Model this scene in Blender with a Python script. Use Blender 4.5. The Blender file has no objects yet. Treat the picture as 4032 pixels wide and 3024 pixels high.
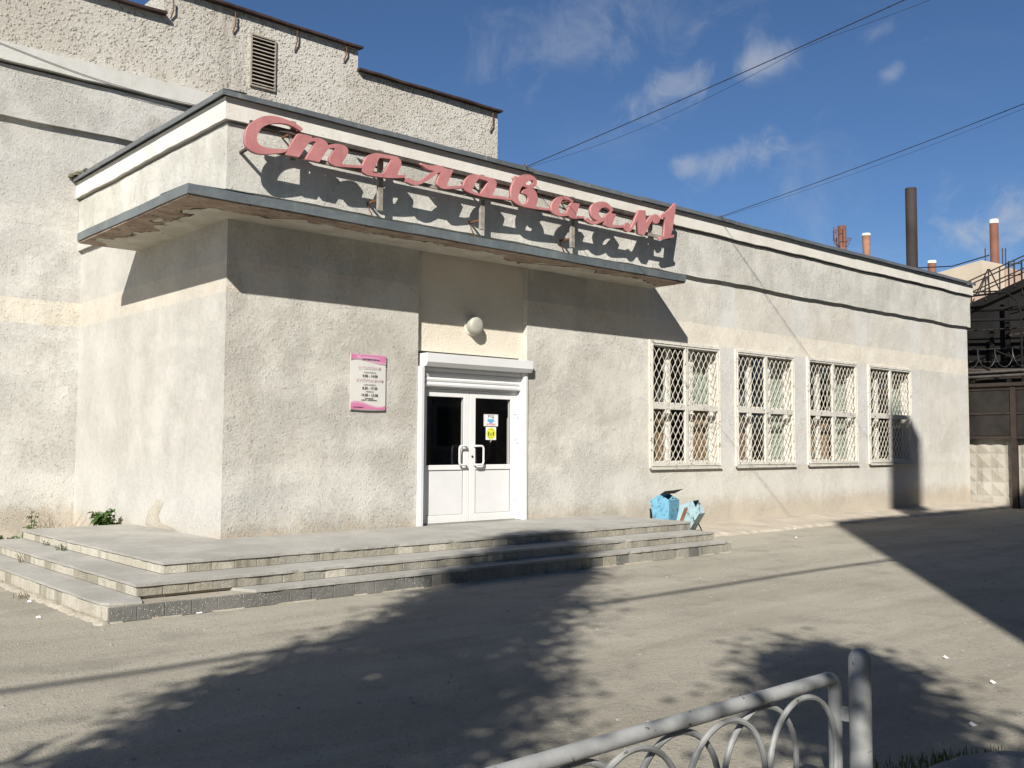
import bpy, bmesh, math, random
import numpy as np
from mathutils import Matrix, Vector

scene = bpy.context.scene
R = math.radians

# ------------------------------------------------------------------ camera
CAM = np.array([-5.4255, -11.485, 1.6])
F_PX, YAW, PITCH, ROLL = 3869.57, R(41.6428), R(3.4659), R(0.32154)   # focal length in px of the 4032 px wide photograph


def cam_axes():
    fwd = np.array([math.sin(YAW) * math.cos(PITCH), math.cos(YAW) * math.cos(PITCH), math.sin(PITCH)])
    right = np.array([math.cos(YAW), -math.sin(YAW), 0.0])
    up = np.cross(right, fwd)
    r2 = right * math.cos(ROLL) + up * math.sin(ROLL)
    u2 = -right * math.sin(ROLL) + up * math.cos(ROLL)
    return r2, u2, fwd


RT, UP, FW = cam_axes()
cam_d = bpy.data.cameras.new('camera')
cam_d.sensor_width = 36.0
cam_d.lens = 36.0 * F_PX / 4032.0
cam_d.clip_start = 0.05
cam_d.clip_end = 3000.0
cam_o = bpy.data.objects.new('camera', cam_d)
scene.collection.objects.link(cam_o)
M = Matrix.Identity(4)
for i in range(3):
    M[i][0], M[i][1], M[i][2], M[i][3] = RT[i], UP[i], -FW[i], CAM[i]
cam_o.matrix_world = M
scene.camera = cam_o


def ray(px, py):
    return RT * ((px - 2016) / F_PX) - UP * ((py - 1512) / F_PX) + FW


def onY(px, py, y=0.0):
    d = ray(px, py)
    return CAM + d * ((y - CAM[1]) / d[1])


def onX(px, py, x=0.0):
    d = ray(px, py)
    return CAM + d * ((x - CAM[0]) / d[0])


def onZ(px, py, z=0.0):
    d = ray(px, py)
    return CAM + d * ((z - CAM[2]) / d[2])


def atdist(px, py, dist):
    d = ray(px, py)
    return CAM + d / math.hypot(d[0], d[1]) * dist


# ------------------------------------------------------------------ sky, sun, exposure
SUN_D = np.array([1.06, 0.80, -0.92])
SUN_D = SUN_D / np.linalg.norm(SUN_D)
sun_el = math.asin(-SUN_D[2])
sun_rot = math.atan2(-SUN_D[0], -SUN_D[1])

world = bpy.data.worlds.new('World')
scene.world = world
world.use_nodes = True
wn = world.node_tree
wn.nodes.clear()


def wnode(t, **kw):
    n = wn.nodes.new(t)
    for k, v in kw.items():
        setattr(n, k, v)
    return n


def wlink(a, b):
    wn.links.new(a, b)


def wmath(op, a, b=None):
    n = wnode('ShaderNodeMath', operation=op)
    for i, v in enumerate((a, b)):
        if v is None:
            continue
        if isinstance(v, (int, float)):
            n.inputs[i].default_value = v
        else:
            wlink(v, n.inputs[i])
    return n.outputs[0]


def wdot(a, vec):
    n = wnode('ShaderNodeVectorMath', operation='DOT_PRODUCT')
    wlink(a, n.inputs[0])
    n.inputs[1].default_value = tuple(vec)
    return n.outputs['Value']


sky = wnode('ShaderNodeTexSky', sky_type='NISHITA')
sky.sun_disc = False
sky.sun_elevation = sun_el
sky.sun_rotation = sun_rot
sky.altitude = 900.0
sky.air_density = 1.0
sky.dust_density = 0.0
sky.ozone_density = 8.0
geo_n = wnode('ShaderNodeNewGeometry')
neg = wnode('ShaderNodeVectorMath', operation='SCALE')
wlink(geo_n.outputs['Incoming'], neg.inputs[0])
neg.inputs['Scale'].default_value = -1.0
wdir = neg.outputs[0]
# a flat cloud layer seen from below: direction divided by its height
wz = wmath('ADD', wmath('MAXIMUM', wdot(wdir, (0, 0, 1)), 0.0), 0.10)
wdiv = wnode('ShaderNodeVectorMath', operation='DIVIDE')
wcomb = wnode('ShaderNodeCombineXYZ')
for i in range(3):
    wlink(wz, wcomb.inputs[i])
wlink(wdir, wdiv.inputs[0])
wlink(wcomb.outputs[0], wdiv.inputs[1])
wn1 = wnode('ShaderNodeTexNoise')
wn1.inputs['Scale'].default_value = 1.15
wn1.inputs['Detail'].default_value = 9.0
wn1.inputs['Roughness'].default_value = 0.6
wn1.inputs['Distortion'].default_value = 0.4
wlink(wdiv.outputs[0], wn1.inputs['Vector'])
wn2 = wnode('ShaderNodeTexNoise')
wn2.inputs['Scale'].default_value = 16.0
wn2.inputs['Detail'].default_value = 12.0
wn2.inputs['Roughness'].default_value = 0.62
wn2.inputs['Distortion'].default_value = 0.6
wlink(wdir, wn2.inputs['Vector'])


def wrange(v, a, b, c, d):
    n = wnode('ShaderNodeMapRange', interpolation_type='SMOOTHSTEP')
    wlink(v, n.inputs[0])
    for i, x in enumerate((a, b, c, d)):
        n.inputs[1 + i].default_value = x
    return n.outputs[0]


veil = wrange(wn1.outputs[0], 0.48, 0.80, 0.0, 0.15)


# single clouds of the sky at the time: centre direction, long axis, half sizes (radians), density
def cloud(pc, pa, su, sv, dens):
    c = ray(*pc); c = c / np.linalg.norm(c)
    a = ray(*pa); a = a / np.linalg.norm(a)
    u = a - c * np.dot(a, c); u = u / np.linalg.norm(u)
    v = np.cross(c, u)
    du = wmath('DIVIDE', wdot(wdir, u), su)
    dv = wmath('DIVIDE', wdot(wdir, v), sv)
    r2 = wmath('ADD', wmath('MULTIPLY', du, du), wmath('MULTIPLY', dv, dv))
    front = wmath('GREATER_THAN', wdot(wdir, c), 0.0)
    body = wmath('MULTIPLY', wmath('EXPONENT', wmath('MULTIPLY', r2, -1.0)), front)
    # the noise eats into the body from its rim
    k = wmath('ADD', wmath('MULTIPLY', body, 0.85), wmath('MULTIPLY', wmath('SUBTRACT', wn2.outputs[0], 0.66), 2.3))
    return wrange(k, 0.0, 0.95, 0.0, dens)


total = veil
for args in (((2640, 350), (2860, 245), 0.075, 0.030, 0.55), ((3010, 240), (3120, 205), 0.040, 0.020, 0.55),
             ((2890, 620), (3050, 540), 0.062, 0.024, 0.62), ((2740, 655), (2840, 640), 0.034, 0.016, 0.5),
             ((3960, 880), (4300, 800), 0.105, 0.034, 0.85), ((4500, 700), (4900, 640), 0.16, 0.05, 0.8),
             ((2300, 150), (2700, 40), 0.15, 0.055, 0.30), ((3200, 820), (3200, 600), 0.10, 0.045, 0.22),
             ((3450, 120), (3520, 90), 0.028, 0.012, 0.35), ((3520, 280), (3540, 265), 0.016, 0.010, 0.4),
             ((1200, -900), (1900, -1300), 0.2, 0.07, 0.5), ((5600, 300), (6100, 150), 0.2, 0.06, 0.6),
             ((-900, 500), (-300, 300), 0.16, 0.06, 0.6)):
    total = wmath('MAXIMUM', total, cloud(*args))
wmix = wnode('ShaderNodeMix', data_type='RGBA')
wlink(total, wmix.inputs['Factor'])
wlink(sky.outputs[0], wmix.inputs['A'])
wmix.inputs['B'].default_value = (6.2, 6.5, 7.0, 1.0)
wbg = wnode('ShaderNodeBackground')
wlink(wmix.outputs['Result'], wbg.inputs['Color'])
wbg.inputs['Strength'].default_value = 0.055
wout = wnode('ShaderNodeOutputWorld')
wlink(wbg.outputs[0], wout.inputs['Surface'])

sun_l = bpy.data.lights.new('sun', 'SUN')
sun_l.energy = 5.0
sun_l.angle = R(0.53)
sun_l.color = (1.0, 0.955, 0.875)
sun_o = bpy.data.objects.new('sun', sun_l)
scene.collection.objects.link(sun_o)
sun_o.rotation_euler = Vector(SUN_D).to_track_quat('-Z', 'Y').to_euler()
sun_o.location = (-30, -25, 40)

vs = scene.view_settings
vs.view_transform = 'Standard'
vs.look = 'None'
vs.exposure = 0.62
vs.gamma = 1.0
vs.use_curve_mapping = False
scene.cycles.use_denoising = True
scene.cycles.max_bounces = 8

# ------------------------------------------------------------------ mesh helpers
rnd = random.Random(7)


class MB:
    def __init__(self):
        self.v, self.f = [], []

    def add(self, vs_, fs_):
        b = len(self.v)
        self.v += [tuple(float(c) for c in p) for p in vs_]
        self.f += [tuple(b + i for i in q) for q in fs_]
        return self

    def quad(self, a, b, c, d):
        return self.add((a, b, c, d), ((0, 1, 2, 3),))

    def box(self, x0, x1, y0, y1, z0, z1):
        v = [(x, y, z) for z in (z0, z1) for y in (y0, y1) for x in (x0, x1)]
        return self.add(v, ((0, 2, 3, 1), (4, 5, 7, 6), (0, 1, 5, 4), (1, 3, 7, 5), (3, 2, 6, 7), (2, 0, 4, 6)))

    def obox(self, a, b, w, h, up=(0, 0, 1)):
        """bar from a to b, w wide sideways, h high along up"""
        a, b, up = Vector(a), Vector(b), Vector(up)
        t = (b - a).normalized()
        s = t.cross(up)
        if s.length < 1e-4:
            s = t.cross(Vector((1, 0, 0)))
        s.normalize()
        u = s.cross(t).normalized()
        v = []
        for p in (a, b):
            for i, j in ((-1, -1), (1, -1), (1, 1), (-1, 1)):
                v.append(p + s * (i * w / 2) + u * (j * h / 2))
        return self.add(v, ((0, 1, 2, 3), (7, 6, 5, 4), (0, 4, 5, 1), (1, 5, 6, 2), (2, 6, 7, 3), (3, 7, 4, 0)))

    def tube(self, pts, r, n=8, caps=True):
        pts = [Vector(p) for p in pts]
        rs = r if isinstance(r, (list, tuple)) else [r] * len(pts)
        rings, prev = [], None
        for i, p in enumerate(pts):
            t = (pts[min(i + 1, len(pts) - 1)] - pts[max(i - 1, 0)]).normalized()
            if prev is None:
                s = t.cross(Vector((0, 0, 1)))
                if s.length < 1e-3:
                    s = t.cross(Vector((1, 0, 0)))
            else:
                s = prev - t * prev.dot(t)
            s.normalize()
            prev = s
            u = t.cross(s)
            rings.append([p + (s * math.cos(k * 2 * math.pi / n) + u * math.sin(k * 2 * math.pi / n)) * rs[i] for k in range(n)])
        v = [q for ring in rings for q in ring]
        f = []
        for i in range(len(pts) - 1):
            for k in range(n):
                a, b = i * n + k, i * n + (k + 1) % n
                f.append((a, b, b + n, a + n))
        if caps:
            f.append(tuple(range(n - 1, -1, -1)))
            f.append(tuple((len(pts) - 1) * n + k for k in range(n)))
        return self.add(v, f)

    def lathe(self, prof, centre, axis='Z', n=24):
        """prof: list of (radius, height)"""
        v, f = [], []
        for r, h in prof:
            for k in range(n):
                a = 2 * math.pi * k / n
                p = (r * math.cos(a), r * math.sin(a), h)
                if axis == 'Y':
                    p = (p[0], -p[2], p[1])
                elif axis == 'X':
                    p = (p[2], p[0], p[1])
                v.append((centre[0] + p[0], centre[1] + p[1], centre[2] + p[2]))
        for i in range(len(prof) - 1):
            for k in range(n):
                a, b = i * n + k, i * n + (k + 1) % n
                f.append((a, b, b + n, a + n))
        f.append(tuple(range(n - 1, -1, -1)))
        f.append(tuple((len(prof) - 1) * n + k for k in range(n)))
        return self.add(v, f)

    def build(self, name, mat, parent=None, smooth=False, bevel=0.0, seg=2, angle=40):
        me = bpy.data.meshes.new(name)
        me.from_pydata(self.v, [], self.f)
        me.update()
        bm = bmesh.new()
        bm.from_mesh(me)
        bmesh.ops.recalc_face_normals(bm, faces=bm.faces)
        bm.to_mesh(me)
        bm.free()
        return obj(name, me, mat, parent, smooth, bevel, seg, angle)


def obj(name, me, mat, parent=None, smooth=False, bevel=0.0, seg=2, angle=40):
    o = bpy.data.objects.new(name, me)
    if mat is not None and len(me.materials) == 0:
        me.materials.append(mat)
    scene.collection.objects.link(o)
    if parent is not None:
        o.parent = parent
        # parents are unrotated, unscaled objects that may stand away from the origin
        o.matrix_parent_inverse = Matrix.Translation(-world_loc(parent))
    if smooth:
        for p in me.polygons:
            p.use_smooth = True
        try:
            me.set_sharp_from_angle(angle=R(angle))
        except Exception:
            pass
    if bevel > 0:
        m = o.modifiers.new('bevel', 'BEVEL')
        m.width = bevel
        m.segments = seg
        m.limit_method = 'ANGLE'
        m.angle_limit = R(35)
    return o


def world_loc(o):
    # every parent here has its own location only (children sit at the origin with world vertices)
    return Vector(o.location) if o.parent is None else Vector((0, 0, 0)) + Vector(o.location)


def tag(o, label=None, cat=None, group=None, kind=None):
    if label:
        o['label'] = label
    if cat:
        o['category'] = cat
    if group:
        o['group'] = group
    if kind:
        o['kind'] = kind
    return o


def thing(name, loc, label, cat, group=None):
    o = bpy.data.objects.new(name, None)
    o.location = loc
    o.empty_display_size = 0.2
    scene.collection.objects.link(o)
    return tag(o, label, cat, group)


def copy_part(src, parent, mat_world_offset):
    """copy of a part sharing its mesh, moved by an offset"""
    c = src.copy()
    scene.collection.objects.link(c)
    c.parent = parent
    c.matrix_parent_inverse = src.matrix_parent_inverse.copy()
    c.location = Vector(src.location) + Vector(mat_world_offset)
    return c


# ------------------------------------------------------------------ material helpers
class NT:
    def __init__(self, name, rough=0.8, metallic=0.0, spec=0.3):
        self.m = bpy.data.materials.new(name)
        self.m.use_nodes = True
        self.t = self.m.node_tree
        self.b = self.t.nodes['Principled BSDF']
        self.b.inputs['Roughness'].default_value = rough
        self.b.inputs['Metallic'].default_value = metallic
        self.b.inputs['Specular IOR Level'].default_value = spec
        self._pos = None

    def n(self, t, **kw):
        x = self.t.nodes.new(t)
        for k, v in kw.items():
            setattr(x, k, v)
        return x

    def set(self, sock, v):
        if v is None:
            return
        if isinstance(v, bpy.types.NodeSocket):
            self.t.links.new(v, sock)
        elif isinstance(v, (tuple, list)) and len(v) == 3 and sock.type == 'RGBA':
            sock.default_value = (*v, 1.0)
        else:
            sock.default_value = v

    def pos(self):
        if self._pos is None:
            self._pos = self.n('ShaderNodeNewGeometry').outputs['Position']
        return self._pos

    def objco(self):
        return self.n('ShaderNodeTexCoord').outputs['Object']

    def xyz(self, v=None):
        s = self.n('ShaderNodeSeparateXYZ')
        self.set(s.inputs[0], v if v is not None else self.pos())
        return s.outputs

    def scale(self, v, s):
        x = self.n('ShaderNodeVectorMath', operation='MULTIPLY')
        self.set(x.inputs[0], v)
        x.inputs[1].default_value = s
        return x.outputs[0]

    def noise(self, scale, detail=4, rough=0.55, vec=None, dist=0.0, color=False):
        x = self.n('ShaderNodeTexNoise')
        self.set(x.inputs['Vector'], vec if vec is not None else self.pos())
        x.inputs['Scale'].default_value = scale
        x.inputs['Detail'].default_value = detail
        x.inputs['Roughness'].default_value = rough
        x.inputs['Distortion'].default_value = dist
        return x.outputs[1 if color else 0]

    def voro(self, scale, feature='F1', vec=None, rand=1.0, out=0):
        x = self.n('ShaderNodeTexVoronoi', feature=feature)
        self.set(x.inputs['Vector'], vec if vec is not None else self.pos())
        x.inputs['Scale'].default_value = scale
        x.inputs['Randomness'].default_value = rand
        return x.outputs[out]

    def math(self, op, a, b=None, c=None, clamp=False):
        x = self.n('ShaderNodeMath', operation=op, use_clamp=clamp)
        for i, v in enumerate((a, b, c)):
            if v is not None:
                self.set(x.inputs[i], v)
        return x.outputs[0]

    def rng(self, v, a, b, c=0.0, d=1.0, smooth=True):
        x = self.n('ShaderNodeMapRange', interpolation_type='SMOOTHSTEP' if smooth else 'LINEAR')
        self.set(x.inputs[0], v)
        for i, q in enumerate((a, b, c, d)):
            self.set(x.inputs[1 + i], q)
        return x.outputs[0]

    def mix(self, f, a, b, blend='MIX'):
        x = self.n('ShaderNodeMix', data_type='RGBA', blend_type=blend)
        self.set(x.inputs['Factor'], f)
        self.set(x.inputs['A'], a)
        self.set(x.inputs['B'], b)
        return x.outputs['Result']

    def bump(self, h, dist=0.01, strength=1.0, normal=None):
        x = self.n('ShaderNodeBump')
        self.set(x.inputs['Height'], h)
        x.inputs['Distance'].default_value = dist
        x.inputs['Strength'].default_value = strength
        if normal is not None:
            self.set(x.inputs['Normal'], normal)
        return x.outputs[0]

    def out(self, color=None, normal=None, rough=None):
        if color is not None:
            self.set(self.b.inputs['Base Color'], color)
        if normal is not None:
            self.set(self.b.inputs['Normal'], normal)
        if rough is not None:
            self.set(self.b.inputs['Roughness'], rough)
        return self.m


def plain(name, col, rough=0.6, metallic=0.0, spec=0.3, var=0.12, scale=6.0, bumpd=0.0, bscale=60.0):
    t = NT(name, rough, metallic, spec)
    n = t.noise(scale, 5, 0.6)
    lo = tuple(c * (1 - var) for c in col)
    hi = tuple(min(1.0, c * (1 + var)) for c in col)
    c = t.mix(t.rng(n, 0.3, 0.7), lo, hi)
    nm = t.bump(t.noise(bscale, 4), bumpd) if bumpd > 0 else None
    return t.out(c, nm)

# ------------------------------------------------------------------ materials
def stucco(name, rough_amt=1.0, grain=26.0, tint=(1, 1, 1), band=True, side=False, mid=False, front=False):
    """limewashed render in several coats; colour follows coats of paint and damp, relief is bump"""
    t = NT(name, 0.92, 0, 0.15)
    p = t.pos()
    x, y, z = t.xyz()
    big = t.noise(0.55, 5, 0.6)
    med = t.noise(2.3, 6, 0.62, dist=0.3)
    fine = t.noise(11, 6, 0.65)
    streak = t.noise(1.0, 5, 0.6, vec=t.scale(p, (5.0, 5.0, 0.5)))
    g1 = tuple(a * b for a, b in zip((0.56, 0.53, 0.465), tint))
    g2 = tuple(a * b for a, b in zip((0.645, 0.62, 0.56), tint))
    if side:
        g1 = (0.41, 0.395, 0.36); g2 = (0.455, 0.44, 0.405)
    if mid:
        g1 = (0.52, 0.51, 0.455); g2 = (0.63, 0.61, 0.555)
    c = t.mix(t.rng(t.math('ADD', t.math('MULTIPLY', big, 0.55), t.math('MULTIPLY', med, 0.45)), 0.38, 0.62), g1, g2)
    c = t.mix(t.rng(streak, 0.52, 0.75, 0, 0.4), c, (0.46, 0.44, 0.385))
    if mid:      # green-grey weathering running down from the cornice
        c = t.mix(t.math('MULTIPLY', t.rng(streak, 0.45, 0.7), t.rng(med, 0.4, 0.62, 0, 0.6)), c, (0.36, 0.375, 0.32))
    # patchy touch-up coats
    vp = t.n('ShaderNodeTexVoronoi', feature='F1', distance='CHEBYCHEV')
    t.set(vp.inputs['Vector'], t.scale(p, (0.9, 0.9, 1.3)))
    vp.inputs['Scale'].default_value = 0.9
    pc = t.xyz(vp.outputs['Color'])
    c = t.mix(t.math('MULTIPLY', t.rng(pc[0], 0.62, 0.7, 0, 0.14 if side else 0.34), t.rng(med, 0.35, 0.55)), c, (0.62, 0.61, 0.575))
    c = t.mix(t.math('MULTIPLY', t.rng(pc[1], 0.66, 0.72, 0, 0.10 if side else 0.3), t.rng(fine, 0.3, 0.6)), c, (0.44, 0.42, 0.37))
    if front:
        # whiter coats on the piers between the windows, tan runs below the sills
        ph = t.math('ABSOLUTE', t.math('SUBTRACT', t.math('FRACT', t.math('DIVIDE', t.math('SUBTRACT', x, 7.83), 2.573)), 0.0))
        ph = t.math('MINIMUM', ph, t.math('SUBTRACT', 1.0, ph))
        pier = t.math('MULTIPLY', t.rng(ph, 0.085, 0.105, 1, 0), t.rng(x, 10.0, 10.2))
        pier = t.math('MULTIPLY', pier, t.rng(z, 0.9, 1.3))
        c = t.mix(t.math('MULTIPLY', pier, t.rng(med, 0.25, 0.6, 0.35, 0.9)), c, (0.61, 0.60, 0.58))
        run = t.math('MULTIPLY', t.rng(z, 0.75, 1.15), t.rng(z, 1.18, 1.2, 1, 0))
        run = t.math('MULTIPLY', t.math('MULTIPLY', run, t.rng(x, 7.6, 8.2)), t.rng(streak, 0.35, 0.62, 0.1, 0.75))
        c = t.mix(run, c, (0.50, 0.415, 0.305))
    if not mid:
        # whiter limewash low on the wall, ragged upper edge
        low = t.rng(t.math('ADD', z, t.math('MULTIPLY', med, 1.1)), 1.45, 2.0, 0.75, 0.0)
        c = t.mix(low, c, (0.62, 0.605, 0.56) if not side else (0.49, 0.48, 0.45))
        # damp and dirt at the foot
        dz = t.math('ADD', z, t.math('MULTIPLY', t.noise(3.5, 6, 0.7), 0.65))
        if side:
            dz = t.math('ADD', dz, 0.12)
        c = t.mix(t.rng(dz, 0.66, 1.06, 0.8, 0.0), c, (0.46, 0.385, 0.285))
        c = t.mix(t.math('MULTIPLY', t.rng(dz, 0.75, 1.1, 1.0, 0.0), t.rng(fine, 0.50, 0.6, 0, 0.7)), c, (0.38, 0.36, 0.32))
    if band:
        wob = t.math('ADD', z, t.math('MULTIPLY', t.math('SUBTRACT', t.noise(7, 4), 0.5), 0.035))
        b = t.math('MULTIPLY', t.rng(wob, 3.478, 3.492), t.rng(wob, 3.878, 3.892, 1, 0))
        bc = t.mix(t.rng(med, 0.35, 0.65), (0.68, 0.62, 0.515), (0.71, 0.665, 0.57))
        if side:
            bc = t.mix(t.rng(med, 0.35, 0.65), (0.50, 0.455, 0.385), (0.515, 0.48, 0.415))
        c = t.mix(b, c, bc)
    # thrown-on lumps of render: separate knobs of several sizes over a finer grit
    wv = t.n('ShaderNodeVectorMath', operation='ADD')
    t.set(wv.inputs[0], p)
    t.set(wv.inputs[1], t.scale(t.noise(22, 5, 0.7, color=True), (0.06, 0.06, 0.08)))

    def knobs(sc, lo):
        v = t.n('ShaderNodeTexVoronoi', feature='F1')
        t.set(v.inputs['Vector'], wv.outputs[0])
        v.inputs['Scale'].default_value = sc
        q = t.xyz(v.outputs['Color'])
        return t.math('MULTIPLY', t.rng(v.outputs['Distance'], 0.08, 0.46, 1.0, 0.0), t.rng(q[0], lo, 1.0, 0.0, 1.0, smooth=False))
    h1 = t.math('ADD', knobs(grain * 0.9, 0.55), knobs(grain * 1.9, 0.35))
    h2 = t.noise(grain * 0.9, 9, 0.8, vec=t.scale(wv.outputs[0], (1.0, 1.0, 0.75)))
    h3 = t.noise(grain * 3.2, 6, 0.75)
    h = t.math('ADD', t.math('ADD', t.math('MULTIPLY', h1, 0.62), t.math('MULTIPLY', h2, 1.1)), t.math('MULTIPLY', h3, 0.5))
    zone = t.rng(t.noise(1.3, 3, 0.5), 0.36, 0.62, 0.45, 1.15)
    if front:
        # coarse thrown render up to the right of the door, finer beyond
        zone = t.math('MULTIPLY', zone, t.rng(x, 5.6, 8.2, 1.0, 0.42))
    h = t.math('MULTIPLY', h, zone)
    h = t.math('ADD', h, t.math('MULTIPLY', big, 1.2))
    nm = t.bump(h, 0.027 * rough_amt)
    c = t.mix(0.15, c, t.mix(t.rng(fine, 0.3, 0.7), (0.36, 0.345, 0.315), (0.68, 0.665, 0.63)))
    return t.out(c, nm)


M_front = stucco('render_front', 1.0, front=True)
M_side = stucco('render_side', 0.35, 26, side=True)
M_mid = stucco('render_upper', 0.7, 26, band=False, mid=True)
M_wing = stucco('render_wing', 0.85, 24, tint=(0.92, 0.935, 0.965))


def m_tower():
    t = NT('render_tower', 0.95, 0, 0.1)
    big = t.noise(0.5, 5, 0.6)
    med = t.noise(3, 5, 0.6)
    c = t.mix(t.rng(big, 0.35, 0.65), (0.54, 0.505, 0.435), (0.64, 0.61, 0.545))
    c = t.mix(t.rng(med, 0.5, 0.75, 0, 0.5), c, (0.45, 0.41, 0.34))
    # rust and soot trails by the vent grille and under the eaves
    x, y, z = t.xyz()
    st = t.noise(1.0, 5, 0.65, vec=t.scale(t.pos(), (6, 6, 0.6)))
    near = t.math('MULTIPLY', t.rng(t.math('ABSOLUTE', t.math('SUBTRACT', x, 2.75)), 0.15, 0.95, 1, 0), t.rng(z, 9.3, 8.6, 1, 0.7))
    c = t.mix(t.math('MULTIPLY', near, t.rng(st, 0.4, 0.66, 0, 0.6)), c, (0.25, 0.215, 0.165))
    v = t.n('ShaderNodeTexVoronoi', feature='SMOOTH_F1')
    wv = t.n('ShaderNodeVectorMath', operation='ADD')
    t.set(wv.inputs[0], t.pos())
    t.set(wv.inputs[1], t.scale(t.noise(20, 5, 0.7, color=True), (0.07, 0.07, 0.09)))
    t.set(v.inputs['Vector'], wv.outputs[0])
    v.inputs['Scale'].default_value = 17
    v.inputs['Smoothness'].default_value = 0.35
    knob = t.rng(v.outputs['Distance'], 0.12, 0.5, 1.0, 0.0)
    keep = t.rng(t.noise(7, 3), 0.38, 0.62, 0.2, 1.0)
    h = t.math('ADD', t.math('MULTIPLY', t.math('MULTIPLY', knob, keep), 1.0), t.math('MULTIPLY', t.noise(30, 9, 0.8), 0.9))
    c = t.mix(t.rng(t.noise(40, 5, 0.6), 0.5, 0.62, 0, 0.3), c, (0.60, 0.585, 0.54))
    return t.out(c, t.bump(h, 0.042))


M_tower = m_tower()


def m_whiteband(name, a=(0.60, 0.57, 0.51), b=(0.655, 0.635, 0.585)):
    t = NT(name, 0.85, 0, 0.2)
    n = t.noise(1.8, 6, 0.62)
    st = t.noise(1.0, 5, 0.6, vec=t.scale(t.pos(), (6, 6, 0.8)))
    c = t.mix(t.rng(n, 0.35, 0.65), a, b)
    c = t.mix(t.rng(st, 0.58, 0.8, 0, 0.5), c, (0.42, 0.405, 0.35))
    c = t.mix(t.rng(t.noise(9, 5, 0.7), 0.66, 0.72, 0, 0.6), c, (0.34, 0.325, 0.295))
    return t.out(c, t.bump(t.math('ADD', t.noise(40, 6, 0.7), t.math('MULTIPLY', n, 2)), 0.006))


M_band = m_whiteband('cornice_white')


def m_flash(name, col, dirt=0.5):
    t = NT(name, 0.42, 0.35, 0.5)
    n = t.noise(1.2, 5, 0.6)
    st = t.noise(1.0, 5, 0.6, vec=t.scale(t.pos(), (9, 9, 1.2)))
    c = t.mix(t.rng(n, 0.3, 0.7), tuple(v * 0.82 for v in col), tuple(v * 1.15 for v in col))
    c = t.mix(t.rng(st, 0.56, 0.74, 0, dirt), c, (0.34, 0.33, 0.30))
    nm = t.bump(t.noise(2.2, 3), 0.02)
    return t.out(c, nm, t.rng(t.noise(6, 4), 0.3, 0.7, 0.35, 0.6))


M_flash = m_flash('sheet_flashing', (0.165, 0.18, 0.19))
M_flash2 = m_flash('canopy_sheet', (0.16, 0.185, 0.195), 0.35)


def m_soffit():
    t = NT('canopy_soffit', 0.9, 0, 0.15)
    x, y, z = t.xyz()
    p = t.pos()
    # distance from the outer rim of the canopy
    dl = t.math('ADD', x, 0.87)
    df = t.math('ADD', y, 0.80)
    rim = t.math('MINIMUM', dl, df)
    n = t.noise(1.1, 3, 0.5, dist=0.6)
    k = t.math('ADD', t.math('MULTIPLY', rim, -0.75), t.math('MULTIPLY', n, 1.0))
    peel = t.rng(k, 0.235, 0.255)
    c = t.mix(t.rng(t.noise(3, 4), 0.35, 0.65), (0.47, 0.435, 0.36), (0.55, 0.52, 0.455))
    brown = t.mix(t.rng(t.noise(4, 5, 0.65), 0.35, 0.65), (0.25, 0.185, 0.14), (0.36, 0.285, 0.225))
    c = t.mix(peel, c, brown)
    crack = t.math('MULTIPLY', t.rng(k, 0.215, 0.235), t.rng(k, 0.25, 0.27, 1, 0))
    c = t.mix(t.math('MULTIPLY', crack, t.rng(t.noise(2.6, 3), 0.48, 0.56)), c, (0.06, 0.045, 0.035))
    # narrow deep cracks
    cr = t.math('ABSOLUTE', t.math('SUBTRACT', t.noise(1.6, 5, 0.6, vec=t.scale(p, (0.7, 2.2, 1)), dist=0.7), 0.5))
    c = t.mix(t.math('MULTIPLY', t.rng(cr, 0.0, 0.010, 1, 0), t.rng(k, 0.0, 0.2)), c, (0.05, 0.035, 0.028))
    h = t.math('ADD', t.math('MULTIPLY', peel, -1.0), t.math('MULTIPLY', t.noise(20, 4), 0.4))
    return t.out(c, t.bump(h, 0.02))


M_soffit = m_soffit()


def m_concrete(name, a, b, spots=False, bumpd=0.006, streaks=False):
    t = NT(name, 0.9, 0, 0.2)
    n = t.noise(1.7, 6, 0.6)
    f = t.noise(16, 6, 0.65)
    c = t.mix(t.rng(n, 0.32, 0.68), a, b)
    c = t.mix(t.rng(f, 0.5, 0.7, 0, 0.3), c, tuple(v * 0.62 for v in a))
    h = t.math('ADD', t.noise(30, 5, 0.6), n)
    if spots:      # marble chips set into the terrazzo
        vc = t.n('ShaderNodeTexVoronoi', feature='F1')
        t.set(vc.inputs['Vector'], t.pos())
        vc.inputs['Scale'].default_value = 68
        q = t.xyz(vc.outputs['Color'])
        chip = t.math('MULTIPLY', t.rng(vc.outputs['Distance'], 0.18, 0.42, 1, 0), t.rng(q[0], 0.66, 0.76))
        z = t.xyz()[2]
        c = t.mix(t.math('MULTIPLY', chip, t.rng(t.noise(2.4, 3), 0.35, 0.6, 0.15, 0.9)), c, t.mix(q[1], (0.62, 0.60, 0.54), (0.80, 0.78, 0.72)))
        dark = t.math('MULTIPLY', t.rng(vc.outputs['Distance'], 0.15, 0.4, 1, 0), t.rng(q[2], 0.86, 0.9))
        c = t.mix(t.math('MULTIPLY', dark, 0.8), c, (0.09, 0.085, 0.075))
        h = t.math('ADD', h, t.math('MULTIPLY', chip, -0.6))
    if streaks:
        st = t.noise(1.0, 5, 0.62, vec=t.scale(t.pos(), (8, 8, 0.9)))
        c = t.mix(t.rng(st, 0.5, 0.68, 0, 0.55), c, tuple(v * 0.5 for v in a))
    return t.out(c, t.bump(h, bumpd))


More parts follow.
